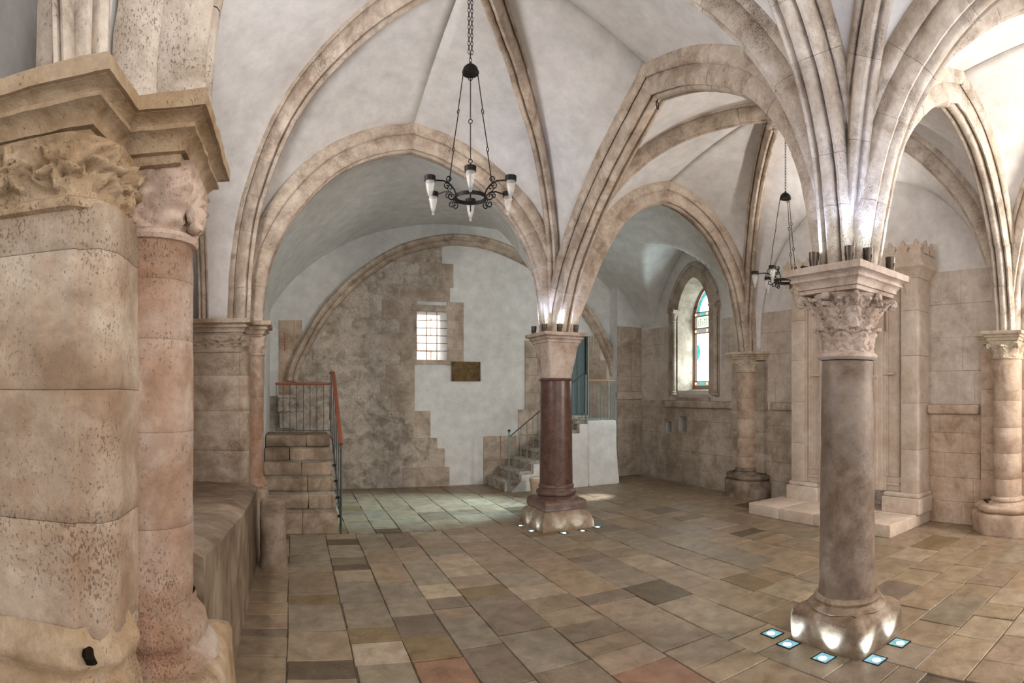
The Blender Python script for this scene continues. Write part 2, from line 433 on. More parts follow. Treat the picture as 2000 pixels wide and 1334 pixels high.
for i, (xa, ya, xb, yb, t) in enumerate(tiles):
    g = .0045
    j = lambda: random.uniform(-.006, .006)
    poly = [(xa+g+j(), ya+g+j()), (xb-g+j(), ya+g+j()), (xb-g+j(), yb-g+j()), (xa+g+j(), yb-g+j())]
    dz = random.uniform(-.0025, .0015)
    V, Fc = slab(poly, .014, .004, lambda u, v, h, dz=dz: (u, v, -.0145 + h + (dz if h > 0 else 0)), .006)
    if i < 296:
        o = mesh('flagstone', V, Fc, M['flag'], fl)
        c = TONE[t]; k = random.uniform(.9, 1.1)
        o.color = (c[0]*k, c[1]*k*random.uniform(.985, 1.015), c[2]*k*random.uniform(.95, 1.04), 1)
    else: rest.add(V, Fc)
o = rest.build('flagstones', M['flag'], fl); o.color = (*TONE['n'], 1); tag(o, kind='stuff')

# ------------------------------------------------------------------ curves of the ribs
def cr(pts, n=10):
    """Catmull-Rom through (d, z) points, resampled evenly"""
    P = [Vector(p) for p in pts]; P = [P[0]*2-P[1]] + P + [P[-1]*2-P[-2]]
    out = []
    for i in range(1, len(P)-2):
        p0, p1, p2, p3 = P[i-1:i+3]
        for k in range(n):
            t = k / n
            out.append(.5*((2*p1)+(-p0+p2)*t+(2*p0-5*p1+4*p2-p3)*t*t+(-p0+3*p1-3*p2+p3)*t**3))
    out.append(P[-2]); return out
def resample(c, n):
    L = [0]
    for a, b_ in zip(c, c[1:]): L.append(L[-1] + (b_-a).length)
    out = []; j = 0
    for k in range(n+1):
        s = L[-1]*k/n
        while j < len(c)-2 and L[j+1] < s: j += 1
        t = (s-L[j])/max(1e-9, L[j+1]-L[j]); out.append(c[j].lerp(c[j+1], min(1, max(0, t))))
    return out, L[-1]
class Half:
    """half rib from point A towards B; ctrl in (fraction of |AB|, z of the soffit)"""
    def __init__(s, A, B, ctrl, wd, dp, n=36, level_end=True):
        s.A = Vector(A); s.B = Vector(B); D = s.B - s.A; s.L = D.length; s.dir = D.normalized(); s.w = wd; s.d = dp
        c, s.len = resample(cr([(t*s.L, z) for t, z in ctrl]), n)
        s.c = c; s.nrm = []
        for i in range(len(c)):
            t = (c[min(i+1, n)] - c[max(i-1, 0)]).normalized()
            s.nrm.append(Vector((-t.y, t.x)))
        s.nrm[-1] = Vector((0, 1/max(.7, s.nrm[-1].y)))
        s.nrm[0] = Vector((-1, 0)); 
    def pt(s, i, off=0, u=0):
        p = s.c[i] + s.nrm[i]*off
        q = s.A + s.dir*p.x + Vector((-s.dir.y, s.dir.x))*u
        return Vector((q.x, q.y, p.y))
def sym(half, w_, d):
    h = w_/2
    return [(-u*h, v*d) for u, v in half] + [(u*h, v*d) for u, v in reversed(half) if u > 0]
def prof_arch(w_, d):
    return sym([(.90, 1.05), (.98, .95), (1.0, .80), (.97, .66), (.88, .58), (.78, .57), (.74, .66), (.67, .66), (.66, .54), (.72, .42), (.74, .26), (.69, .12), (.58, .05), (.46, .06),
                (.39, .14), (.37, .28), (.31, .28), (.29, .14), (.22, .03), (.1, 0), (0, .0)], w_, d)
def prof_diag(w_, d):
    return sym([(.90, 1.05), (.98, .92), (1, .80), (.95, .68), (.83, .62), (.75, .64), (.73, .74), (.64, .74), (.62, .60), (.68, .44), (.67, .26), (.57, .10), (.38, .02), (.2, .04),
                (.09, .10), (.06, .22), (0, .22)], w_, d)
def build_half(hf, par, mat, prof, stone_len=.44, i_to=None):
    n = len(hf.c)-1
    ns = max(2, int(round(hf.len/stone_len)))
    cuts = [0]
    for k in range(1, ns): cuts.append(int(round(n*(k+random.uniform(-.18, .18))/ns)))
    cuts.append(n)
    pr = prof(hf.w, hf.d); m_ = len(pr)
    for a, b_ in zip(cuts, cuts[1:]):
        if b_ <= a or (i_to and a > i_to): continue
        V = []; jw = random.uniform(-.003, .003); jd = random.uniform(-.003, .003)
        ids = list(range(a, b_+1))
        for q, i in enumerate(ids):
            p0 = i
            sc = 1.0
            for (u, dd) in pr:
                v = hf.pt(p0, dd, u + jw)
                # worn surface
                k = .0045*nz(v, 14, 3) + .003*nz(v, 40, 5)
                v = hf.pt(p0, dd + jd*(1 - dd/hf.d) + k, (u + jw)*(1+k*3))
                if q == 0: 
                    nx = hf.pt(min(i+1, n), dd, u+jw); v = v.lerp(nx, .0018/max(.004, (nx-v).length))
                V.append(v)
        Fc = []
        for q in range(len(ids)-1):
            for k in range(m_-1): Fc.append((q*m_+k, q*m_+k+1, (q+1)*m_+k+1, (q+1)*m_+k))
        Fc.append(tuple(range(m_))); Fc.append(tuple(reversed([(len(ids)-1)*m_+k for k in range(m_)])))
        fix(mesh('voussoir', V, Fc, mat, par, True, 50))
def z0(c, k): return [(t, TOP[k] + (z-2.6) if z < 3.0 else z) for t, z in c]
DG = [(.045, 2.6), (.055, 2.85), (.080, 3.15), (.115, 3.48), (.165, 3.82), (.24, 4.15), (.33, 4.42), (.45, 4.68), (.6, 4.88), (.8, 5.01), (1, 5.05)]
DGE = DG[:-2] + [(.8, 5.08), (1, 5.17)]
DGA = [(.045, 2.6), (.052, 2.9), (.068, 3.3), (.105, 3.75), (.165, 4.12), (.25, 4.47), (.36, 4.76), (.5, 4.96), (.66, 5.10), (.83, 5.16), (1, 5.17)]
DGC = [(.045, 2.6), (.060, 2.87), (.085, 3.42), (.12, 3.78), (.18, 4.10), (.27, 4.42), (.36, 4.60), (.5, 4.79), (.67, 4.97), (.85, 5.10), (1, 5.17)]
XA = [(.045, 2.6), (.049, 2.85), (.062, 3.2), (.095, 3.55), (.15, 3.90), (.24, 4.28), (.33, 4.50), (.42, 4.63), (.5, 4.69)]
XC = [(.055, 2.6), (.068, 3.0), (.085, 3.35), (.13, 3.76), (.20, 4.11), (.30, 4.40), (.40, 4.59), (.5, 4.69)]
YC1 = [(.05, 2.6), (.075, 2.9), (.13, 3.30), (.22, 3.76), (.32, 4.14), (.42, 4.45), (.5, 4.69)]
YC2 = [(.05, 2.6), (.066, 3.0), (.09, 3.43), (.14, 3.84), (.22, 4.20), (.34, 4.49), (.43, 4.62), (.5, 4.69)]
X31 = [(.06, 2.6), (.09, 2.8), (.14, 3.15), (.20, 3.62), (.28, 4.08), (.37, 4.38), (.45, 4.52), (.5, 4.58)]
X33 = [(.045, 2.6), (.055, 2.86), (.11, 3.50), (.20, 4.02), (.30, 4.35), (.41, 4.53), (.5, 4.58)]
X4 = [(.05, 2.6), (.07, 2.9), (.12, 3.30), (.20, 3.77), (.29, 4.13), (.39, 4.40), (.5, 4.58)]
WA = [(.02, 2.6), (.03, 3.0), (.07, 3.55), (.14, 4.0), (.24, 4.35), (.36, 4.58), (.5, 4.70)]
AW, AD, DW, DD = .33, .31, .225, .26
LA, LB = (-1.04, 6.55), (-1.04, 2.30)
H = {
 'P2C1': Half(P2, C1, z0(XA, 'P2'), AW, AD), 'C1P2': Half(C1, P2, z0(XC, 'C1'), AW, AD),
 'P2OA': Half((-.62, 6.70), OA, z0(DGA, 'P2'), DW, DD), 'C1OA': Half(C1, OA, z0(DGC, 'C1'), DW, DD),
 'C2OA': Half(C2, OA, z0(DGE, 'C2'), DW, DD), 'P1OA': Half((-.54, 2.02), OA, z0(DGA, 'P1'), DW, DD),
 'C1C2': Half(C1, C2, z0(YC1, 'C1'), AW, AD), 'C2C1': Half(C2, C1, z0(YC2, 'C2'), AW, AD),
 'C1P3': Half(C1, P3, z0(X31, 'C1'), AW, AD), 'P3C1': Half(P3, C1, z0(X33, 'P3'), AW, AD),
 'C1OB': Half(C1, OB, z0(DG, 'C1'), DW, DD), 'C2OB': Half(C2, OB, z0(DG, 'C2'), DW, DD),
 'P3OB': Half(P3, OB, z0(DG, 'P3'), DW, DD), 'P4OB': Half(P4, OB, z0(DG, 'P4'), DW, DD),
 'C2P4': Half(C2, P4, z0(X4, 'C2'), AW, AD), 'P4C2': Half(P4, C2, z0(X33, 'P4'), AW, AD),
 'C2P1': Half(C2, P1, z0(XC, 'C2'), AW, AD), 'P1C2': Half((-.46, 1.95), C2, z0(XA, 'P1'), AW, AD),
 'C2C3': Half(C2, (3.42, -2.3), z0(YC2, 'C2'), AW, AD), 'C2OC': Half(C2, OC, z0(DG, 'C2'), DW, DD),
 'C2OD': Half(C2, OD, z0(DG, 'C2'), DW, DD), 'P1OD': Half((-.64, 1.62), OD, z0(DGA, 'P1'), .18, .24),
 'P4OC': Half(P4, OC, z0(DG, 'P4'), DW, DD),
 'LA2': Half(LA, LB, z0(WA, 'P2'), .13, .16), 'LA1': Half(LB, LA, z0(WA, 'P1'), .13, .16),
 'RA3': Half((XR-.04, 6.55), (XR-.04, 2.6), z0(WA, 'P3'), .15, .2), 'RA4': Half((XR-.04, 2.6), (XR-.04, 6.55), z0(WA, 'P4'), .15, .2),
 'RD4': Half((XR-.04, 2.05), (XR-.04, -2.0), z0(WA, 'P4'), .15, .2), 'LD1': Half((-.63, 1.54), (-.70, -2.4), z0(WA, 'P1'), .08, .12),
}
def arch(name, label, halves, mat, prof=prof_arch, cat='arch'):
    h0 = H[halves[0]]
    t = thing(name, label, cat, h0.pt(0))
    for k in halves: build_half(H[k], t, mat, prof)
    return t
R, RP = M['rib'], M['rib_pale']
arch('transverse_arch', 'moulded stone arch spanning from the left pier with frieze capital to the red granite column', ['P2C1', 'C1P2'], R)
arch('transverse_arch', 'lower moulded arch from the red granite column to the wall column by the stained window', ['C1P3', 'P3C1'], R)
arch('arcade_arch', 'pointed arch from red granite column to near grey-brown column, iron ring at its crown', ['C1C2', 'C2C1'], R)
arch('transverse_arch', 'pale stone arch from near grey-brown column to the wall column at right edge', ['C2P4', 'P4C2'], RP)
arch('transverse_arch', 'stone arch passing overhead from the near grey-brown column to the near-left pier', ['C2P1', 'P1C2'], RP)
arch('arcade_arch', 'stone arch rising straight up from the near grey-brown column above its front corner', ['C2C3'], RP)
arch('vault_rib', 'stone rib rising from the far left pier to the top, left of the large chandelier', ['P2OA'], R, prof_diag, 'rib')
arch('vault_rib', 'stone rib rising from the red granite column past the right of the large chandelier', ['C1OA'], R, prof_diag, 'rib')
arch('vault_rib', 'stone rib from the near grey-brown column sweeping up and left across the top', ['C2OA'], RP, prof_diag, 'rib')
arch('vault_rib', 'weathered stone rib bundle above the near-left column capital', ['P1OA'], RP, prof_diag, 'rib')
arch('vault_rib', 'slim stone rib from the red granite column to the carved boss above the small chandelier', ['C1OB'], R, prof_diag, 'rib')
arch('vault_rib', 'stone rib from the wall column beside the stained window up to the carved boss', ['P3OB'], R, prof_diag, 'rib')
arch('vault_rib', 'stone rib from the right-edge wall column up to the carved boss', ['P4OB'], RP, prof_diag, 'rib')
arch('vault_rib', 'stone rib from near grey-brown column to the carved boss, mostly behind other ribs', ['C2OB'], RP, prof_diag, 'rib')
arch('vault_rib', 'pale stone rib from the near grey-brown column to the upper right corner', ['C2OC'], RP, prof_diag, 'rib')
arch('vault_rib', 'pale rib rising from the near grey-brown column just left of its front corner', ['C2OD'], RP, prof_diag, 'rib')
arch('vault_rib', 'thick weathered stone rib over the frieze of the near-left pier', ['P1OD'], RP, prof_diag, 'rib')
arch('vault_rib', 'pale stone rib leaving the right-edge wall column towards the viewer', ['P4OC'], RP, prof_diag, 'rib')
arch('wall_rib', 'thin wall rib standing on the far left pier against the white plaster', ['LA2', 'LA1'], R, prof_diag, 'rib')
arch('wall_rib', 'wall rib on the right wall beyond the right-edge column', ['RD4'], RP, prof_diag, 'rib')
arch('wall_rib', 'thin wall rib at the left of the near-left pier top', ['LD1'], RP, prof_diag, 'rib')

# ------------------------------------------------------------------ vault webs
ce = G()
def web(e, d, nv=10, off_e=None, off_d=None, bulge=.07):
    A, B = H[e], H[d]; n = len(A.c)-1
    V = []; Fc = []
    oe = A.d*.80 if off_e is None else off_e; od = B.d*.80 if off_d is None else off_d
    for i in range(n+1):
        p, q = A.pt(i, oe), B.pt(i, od)
        for k in range(nv+1):
            t = k/nv; v = p.lerp(q, t); v.z += bulge*sin(pi*t)*(i/n)
            V.append(v)
    for i in range(n):
        for k in range(nv): Fc.append((i*(nv+1)+k, i*(nv+1)+k+1, (i+1)*(nv+1)+k+1, (i+1)*(nv+1)+k))
    q = Fc[-nv//2]; nn = (V[q[1]]-V[q[0]]).cross(V[q[3]]-V[q[0]])
    if nn.z < 0: Fc = [tuple(reversed(q)) for q in Fc]
    ce.add(V, Fc)
for e, d in (('P2C1', 'P2OA'), ('C1P2', 'C1OA'), ('C1C2', 'C1OA'), ('C2C1', 'C2OA'), ('C2P1', 'C2OA'), ('P1C2', 'P1OA'), ('LA2', 'P2OA'), ('LA1', 'P1OA'),
             ('C1P3', 'C1OB'), ('P3C1', 'P3OB'), ('C1C2', 'C1OB'), ('C2C1', 'C2OB'), ('C2P4', 'C2OB'), ('P4C2', 'P4OB'), ('RA3', 'P3OB'), ('RA4', 'P4OB'),
             ('C2P4', 'C2OC'), ('P4C2', 'P4OC'), ('C2C3', 'C2OC'), ('RD4', 'P4OC'), ('C2P1', 'C2OD'), ('P1C2', 'P1OD'), ('C2C3', 'C2OD'), ('LD1', 'P1OD')):
    web(e, d)
cl = ce.build('ceiling', M['plaster'], None, True, 55); tag(cl, kind='structure')
sm = cl.modifiers.new('thick', 'SOLIDIFY'); sm.thickness = .05; sm.offset = 1
# far bay: white vault running from the two front arches to the big arch on the back wall
def f_front(x):
    best = 2.5
    for k in ('P2C1', 'C1P2', 'C1P3', 'P3C1'):
        h = H[k]
        for i in range(len(h.c)-1):
            a, b_ = h.pt(i, h.d*.85), h.pt(i+1, h.d*.85)
            lo, hi = min(a.x, b_.x), max(a.x, b_.x)
            if lo - 1e-6 <= x <= hi + 1e-6 and hi > lo: best = max(best, a.z + (b_.z-a.z)*(x-a.x)/(b_.x-a.x))
    return best
def f_far(x):
    u = min(1, abs(x-3.31)/3.76); return 3.12 + 1.83*(1-u**2.3)**.72
V = []; NX, NY = 120, 44; Y0 = 7.0
for j in range(NY+1):
    s = j/NY; y = Y0 + (10.5-Y0)*s
    for i in range(NX+1):
        x = -.45 + (XR+.02+.45)*i/NX
        a, b_ = f_front(x), f_far(x)
        wgt = (1-(1-s)**1.7)
        z = a*(1-wgt) + b_*wgt
        if x > 5.0:                                       # window lunette in the right wall
            u = abs(y-8.36)/1.35
            if u < 1: z = max(z, 3.1 + 1.55*(1-u**1.6)**.8 - .22*max(0, XR-x)**1.5)
        V.append((x, y, z))
Fc = [(j*(NX+1)+i, j*(NX+1)+i+1, (j+1)*(NX+1)+i+1, (j+1)*(NX+1)+i) for j in range(NY) for i in range(NX)]
fv = mesh('ceiling', V, Fc, M['plaster_cool'], None, True, 60); tag(fv, kind='structure')
sm = fv.modifiers.new('thick', 'SOLIDIFY'); sm.thickness = .05; sm.offset = 1
# carved boss and iron ring
bo = thing('vault_boss', 'small carved stone boss where the ribs meet above the small chandelier', 'boss', (5.2, 4.6, 5.0))
mesh('boss', *lathe([(.0, 4.97), (.05, 4.975), (.10, 4.99), (.14, 5.03), (.15, 5.08), (.12, 5.12), (.16, 5.2)], (5.2, 4.6), 20, .012, 22), M['cap'], bo, True)
for k in range(6):
    a = k*pi/3; c = (5.2+.11*cos(a), 4.6+.11*sin(a))
    mesh('petal', *lathe([(.0, 4.955), (.03, 4.965), (.045, 4.99), (.03, 5.02)], c, 8), M['cap'], bo, True)
ra = H['C1C2'].pt(36); rg = thing('iron_ring', 'small iron ring hanging from the crown of the large pointed arch', 'ring', (ra.x, ra.y, ra.z-.02))
mesh('ring', *tube([(ra.x+.035*cos(a*pi/8)*.8, ra.y+.035*cos(a*pi/8)*.6, ra.z-.055+.04*sin(a*pi/8)) for a in range(16)], .006, 6, True), M['iron'], rg, True)
mesh('staple', *tube([(ra.x, ra.y, ra.z+.02), (ra.x, ra.y, ra.z-.02)], .006), M['iron'], rg)

# ------------------------------------------------------------------ walls
def wall_box(name, lo, hi, mat): return tag(mesh(name, *box(lo, hi), mat), kind='structure')
# left wall of the near bays
wl = wall_box('wall_left', (XL-.3, -2.4, -.05), (XL, 6.95, 5.2), M['plaster'])
wl2 = wall_box('wall_left', (-1.15, 7.02, -.05), (-.42, 10.6, 4.4), M['plaster_cool'])
# back wall with a real opening for the square window and the door
YB = 10.45
bw = G()
def wall_cells(g, xs, zs, holes, y0, y1):
    for i in range(len(xs)-1):
        for k in range(len(zs)-1):
            c = ((xs[i]+xs[i+1])/2, (zs[k]+zs[k+1])/2)
            if any(a < c[0] < b_ and c_ < c[1] < d for a, c_, b_, d in holes): continue
            g.add(*box((xs[i], y0, zs[k]), (xs[i+1], y1, zs[k+1])))
WIN = (2.29, 2.37, 2.88, 3.29); DOOR = (5.10, 1.24, 5.92, 2.95)
wall_cells(bw, [-1.0, 2.29, 2.88, 5.10, 5.92, 7.2], [-.05, 1.24, 2.37, 2.95, 3.29, 5.2], [WIN, DOOR], YB, YB+.55)
wb = bw.build('wall_back', M['plaster_cool']); tag(wb, kind='structure')
# big arch of the back wall (curve measured on its soffit)
ARC = [(.08, 1.95), (.13, 2.2), (.26, 2.47), (.63, 3.12), (1.19, 3.73), (1.94, 4.25), (2.72, 4.50), (3.28, 4.55), (3.85, 4.48), (4.62, 4.20), (5.37, 3.72), (5.95, 3.13), (6.32, 2.49), (6.43, 2.2), (6.48, 1.95)]
arc, arcL = resample(cr(ARC), 64)
an = []
for i in range(65):
    t = (arc[min(i+1, 64)]-arc[max(i-1, 0)]).normalized(); an.append(Vector((-t.y, t.x)))
def in_arch(poly):
    for i in range(0, 64, 4):
        n_ = an[i]; p = arc[i]; 
        if p.y < 1.96: continue
        poly = clip(poly, n_.x, n_.y, n_.dot(p)-.01)
        if len(poly) < 3: return []
    return poly
ba = thing('wall_arch', 'broad worn stone arch moulding framing the far wall around the square window', 'arch', (3.3, YB, 2))
cuts = list(range(0, 65, 4))
prw = [(0, .0), (.0, .10), (.035, .14), (.07, .13), (.085, .09), (.10, .10), (.13, .15), (.17, .155), (.20, .12), (.21, .0)]
for a, b_ in zip(cuts, cuts[1:]):
    V = []
    for i in range(a, b_+1):
        for (o_, h_) in prw:
            p = arc[i] + an[i]*o_; v = Vector((p.x, YB-h_, p.y)); k = .008*nz(v, 10, 4)
            V.append((v.x+k, v.y+k, v.z))
    m_ = len(prw)
    Fc = [(q*m_+k, q*m_+k+1, (q+1)*m_+k+1, (q+1)*m_+k) for q in range(b_-a) for k in range(m_-1)]
    Fc += [tuple(range(m_)), tuple(reversed([(b_-a)*m_+k for k in range(m_)]))]
    fix(mesh('voussoir', V, Fc, M['rib'], ba, True, 45))
# exposed stones of the back wall, standing proud of the plaster, with a toothed edge
def exposed_right(z):
    for lim, x in ((.36, 2.92), (.71, 2.83), (.80, 2.72), (.91, 2.68), (1.42, 2.55), (2.27, 2.25), (3.47, 3.20), (3.75, 2.93), (4.19, 3.0), (9, 2.77)):
        if z < lim: return x
rows = [0, .36, .71, .91, 1.18, 1.42, 1.70, 1.98, 2.27, 2.56, 2.86, 3.13, 3.47, 3.75, 3.97, 4.19, 4.40, 4.62]
put_b = lambda u, v, h: (u, YB+.005-h, v)
back_stones = 0
for za, zb in zip(rows, rows[1:]):
    x = .02 if za < 2 else .02; xr = exposed_right((za+zb)/2)
    x = -.42 if zb <= 1.99 else .02
    first = True
    while x < xr-.04:
        d = random.uniform(.28, .58); nx = x+d
        if xr-nx < .2: nx = xr
        a, b2, c2, d2 = WIN
        segs = [(x, nx)]
        if za < WIN[3]-.02 and zb > WIN[1]+.02:
            out = []
            for s0, s1 in segs:
                if s1 <= WIN[0] or s0 >= WIN[2]: out.append((s0, s1))
                else:
                    if s0 < WIN[0]-.03: out.append((s0, WIN[0]))
                    if s1 > WIN[2]+.03: out.append((WIN[2], s1))
            segs = out
        for s0, s1 in segs:
            za2, zb2 = za, zb
            if s1 > WIN[0]-.02 and s0 < WIN[2]+.02:
                pass
            jj = lambda: random.uniform(-.012, .012)
            e0, e1 = (0 if s0 < .05 else 1), (0 if s1 in WIN else 1)
            poly = [(s0+.0005, za2+.0005), (s1-.0005, za2+.0005), (s1-.0005, zb2-.0005), (s0+.0005, zb2-.0005)]
            if zb > 1.95: poly = in_arch(poly)
            if len(poly) < 3: continue
            near_w = s0 > 1.95 and 2.0 < za < 3.5
            V, Fc = slab(poly, .028+random.uniform(0, .004), .0025, put_b, .008)
            mesh('stone', V, Fc, M['wall'] if near_w or (x > 1.6 and random.random() < .6) else M['wall_grey'], wb); back_stones += 1
        x = nx
# pinkish stones left of the arch, with a small painted cross
for (xa, za, xb, zb) in ((-.26, 1.99, .05, 2.3), (-.26, 2.3, .09, 2.66), (-.26, 2.66, .02, 3.08), (.02, 2.66, .17, 3.08), (-.26, 1.15, .02, 1.55), (-.26, 1.55, .02, 1.99)):
    mesh('stone', *slab([(xa+.003, za+.003), (xb-.003, za+.003), (xb-.003, zb-.003), (xa+.003, zb-.003)], .02, .006, put_b, .02), M['wall_warm'], wb)
g = G(); g.add(*box((-.155, YB-.021, 2.52), (-.143, YB-.017, 2.86))); g.add(*box((-.21, YB-.021, 2.72), (-.09, YB-.017, 2.732)))
o = g.build('painted_cross', plain('faded_red_paint', (.42, .17, .10), .9), wb); tag(o, 'faint red cross painted on the stone')
# stones at the right of the white plaster, beside the stairs
for (xa, za, xb, zb) in ((3.60, 0, 4.05, .45), (4.05, 0, 4.6, .45), (3.60, .45, 3.95, .92), (3.95, .45, 4.35, .92), (4.33, .92, 4.75, 1.43), (4.35, .45, 4.9, .92), (4.75, .92, 5.1, 1.43),
                         (4.47, 1.43, 4.8, 1.75), (4.8, 1.43, 5.1, 1.75), (4.47, 1.75, 5.1, 2.1), (4.47, 2.1, 4.75, 2.45), (4.75, 2.1, 5.1, 2.45), (4.47, 2.45, 5.1, 2.8),
                         (5.93, 1.24, 6.4, 1.6), (5.93, 1.6, 6.4, 2.0), (5.93, 2.0, 6.35, 2.45), (5.93, 2.45, 6.2, 2.95)):
    mesh('stone', *slab([(xa+.003, za+.003), (xb-.003, za+.003), (xb-.003, zb-.003), (xa+.003, zb-.003)], .03, .007, put_b, .02), M['wall'], wb)
# pier that closes the back wall on the right
pr_ = wall_box('wall_back', (6.45, 10.15, -.05), (7.2, 10.5, 5.0), M['plaster_cool'])
put_p = lambda u, v, h: (u, 10.155-h, v)
for za, zb in zip([0, .42, .84, 1.22, 1.62, 1.78, 2.1, 2.45, 2.8], [.42, .84, 1.22, 1.62, 1.78, 2.1, 2.45, 2.8, 3.16]):
    xs = [6.44, 6.76 + random.uniform(-.08, .08), 7.08] if za != 1.62 else [6.41, 7.08]
    for xa, xb in zip(xs, xs[1:]):
        mesh('stone', *slab([(xa+.002, za+.002), (xb-.002, za+.002), (xb-.002, zb-.002), (xa+.002, zb-.002)], .07 if za == 1.62 else .02, .008, put_p, .02), M['wall'], pr_)
# left wall of the far bay: brown stone jamb patch beside the far left pier
put_l = lambda u, v, h: (-.42+h, u, v)
for (ya, za, yb, zb) in ((7.05, 1.47, 7.85, 1.85), (7.05, 1.85, 7.95, 2.25), (7.05, 2.25, 7.75, 2.62), (7.05, 2.62, 7.6, 2.95)):
    mesh('stone', *slab([(ya+.003, za+.003), (yb-.003, za+.003), (yb-.003, zb-.003), (ya+.003, zb-.003)], .025, .008, put_l, .02), M['wall_grey'], wl2)
mesh('hole_shade', *box((-.396, 7.5, 1.58), (-.388, 7.58, 1.63)), M['shade_dark'], wl2)  # dark box painted as the shade of a hole, nothing is cut

# right wall: opening for the stained window, coursed stones below and above the string course
wr = G(); WY0, WY1, WZ0, WZ1 = 7.93, 8.88, 1.80, 3.55
NICHES = [(8.58, 1.0, 8.84, 1.30), (9.06, .96, 9.26, 1.18)]
ys_ = [-2.4, WY0, 8.58, 8.84, WY1, 9.06, 9.26, 10.6]; zs_ = [-.05, .96, 1.0, 1.18, 1.30, WZ0, 4.05, 5.2]
for ya, yb in zip(ys_, ys_[1:]):
    for za, zb in zip(zs_, zs_[1:]):
        c = ((ya+yb)/2, (za+zb)/2)
        if any(q[0] < c[0] < q[2] and q[1] < c[1] < q[3] for q in NICHES + [(WY0, WZ0, WY1, 4.05)]): continue
        wr.add(*box((XR, ya, za), (XR+.5, yb, zb)))
# spandrels above the pointed opening
def wpt(y): 
    u = abs(y-(WY0+WY1)/2)/((WY1-WY0)/2); return WZ1 - .12 + .62*(max(0, 1-u**1.7))**.75
NS = 16
for i in range(NS):
    ya = WY0+(WY1-WY0)*i/NS; yb = WY0+(WY1-WY0)*(i+1)/NS
    V = [(XR, ya, wpt(ya)), (XR, yb, wpt(yb)), (XR, yb, 4.06), (XR, ya, 4.06)]; V += [(XR+.5, y, z) for x, y, z in V]
    wr.add(V, [(0, 3, 2, 1), (4, 5, 6, 7), (0, 1, 5, 4), (2, 3, 7, 6)])
wrr = wr.build('wall_right', M['plaster']); tag(wrr, kind='structure')
put_r = lambda u, v, h: (XR+.005-h, u, v)
def r_course(za, zb, ya, yb, lmin, lmax, mat, th=.02):
    y = ya
    while y < yb-.04:
        d = random.uniform(lmin, lmax); ny = y+d
        if yb-ny < .2: ny = yb
        segs = [(y, ny, za, zb)]
        for a, c_, b2, d2 in NICHES + [(7.60, 1.73, 9.14, 4.3)]:
            out = []
            for s0, s1, z_0, z_1 in segs:
                if s1 <= a or s0 >= b2 or z_1 <= c_ or z_0 >= d2: out.append((s0, s1, z_0, z_1)); continue
                if s0 < a-.02: out.append((s0, a, z_0, z_1))
                if s1 > b2+.02: out.append((b2, s1, z_0, z_1))
                l, r_ = max(s0, a), min(s1, b2)
                if z_0 < c_-.02: out.append((l, r_, z_0, c_))
                if z_1 > d2+.02: out.append((l, r_, d2, z_1))
            segs = out
        for s0, s1, z_0, z_1 in segs:
            mesh('stone', *slab([(s0+.0012, z_0+.0012), (s1-.0012, z_0+.0012), (s1-.0012, z_1-.0012), (s0+.0012, z_1-.0012)], th+random.uniform(0, .006), .004, put_r, .012), mat, wrr)
        y = ny
for za, zb in ((0, .30), (.30, .62), (.62, .95), (.95, 1.22), (1.22, 1.47)):
    r_course(za, zb, 5.62, 10.13, .34, .62, M['wall'])
    r_course(za, zb, 1.2, 3.58, .34, .62, M['wall_warm'])
for za, zb in ((1.60, 2.0), (2.0, 2.4), (2.4, 2.75), (2.75, 3.1)):
    r_course(za, zb, 5.62, 10.13, .6, 1.1, M['wall_upper'], .012)
for za, zb in ((1.60, 2.05), (2.05, 2.5), (2.5, 2.95), (2.95, 3.4)):
    r_course(za, zb, 1.2, 3.6, .6, 1.1, M['wall_upper'], .012)
r_course(1.47, 1.60, 9.16, 10.13, .3, .5, M['wall'])
for ya, yb, nm in ((7.15, 9.20, 'trim_1'), (2.75, 3.50, 'trim_2'), (5.72, 6.35, 'trim_1')):
    V, Fc = rbox((XR-.10, ya, 1.47), (XR+.02, yb, 1.60), .035, .12, .008, 9, 3)
    tag(mesh(nm, V, Fc, M['wall'] if ya > 4 else M['wall_warm'], None, True, 60), kind='structure')
# two small hollows in the right wall
for a, c_, b2, d2 in NICHES:
    mesh('hollow_back', *box((XR+.30, a-.02, c_-.02), (XR+.34, b2+.02, d2+.02)), M['wall_grey'], wrr)

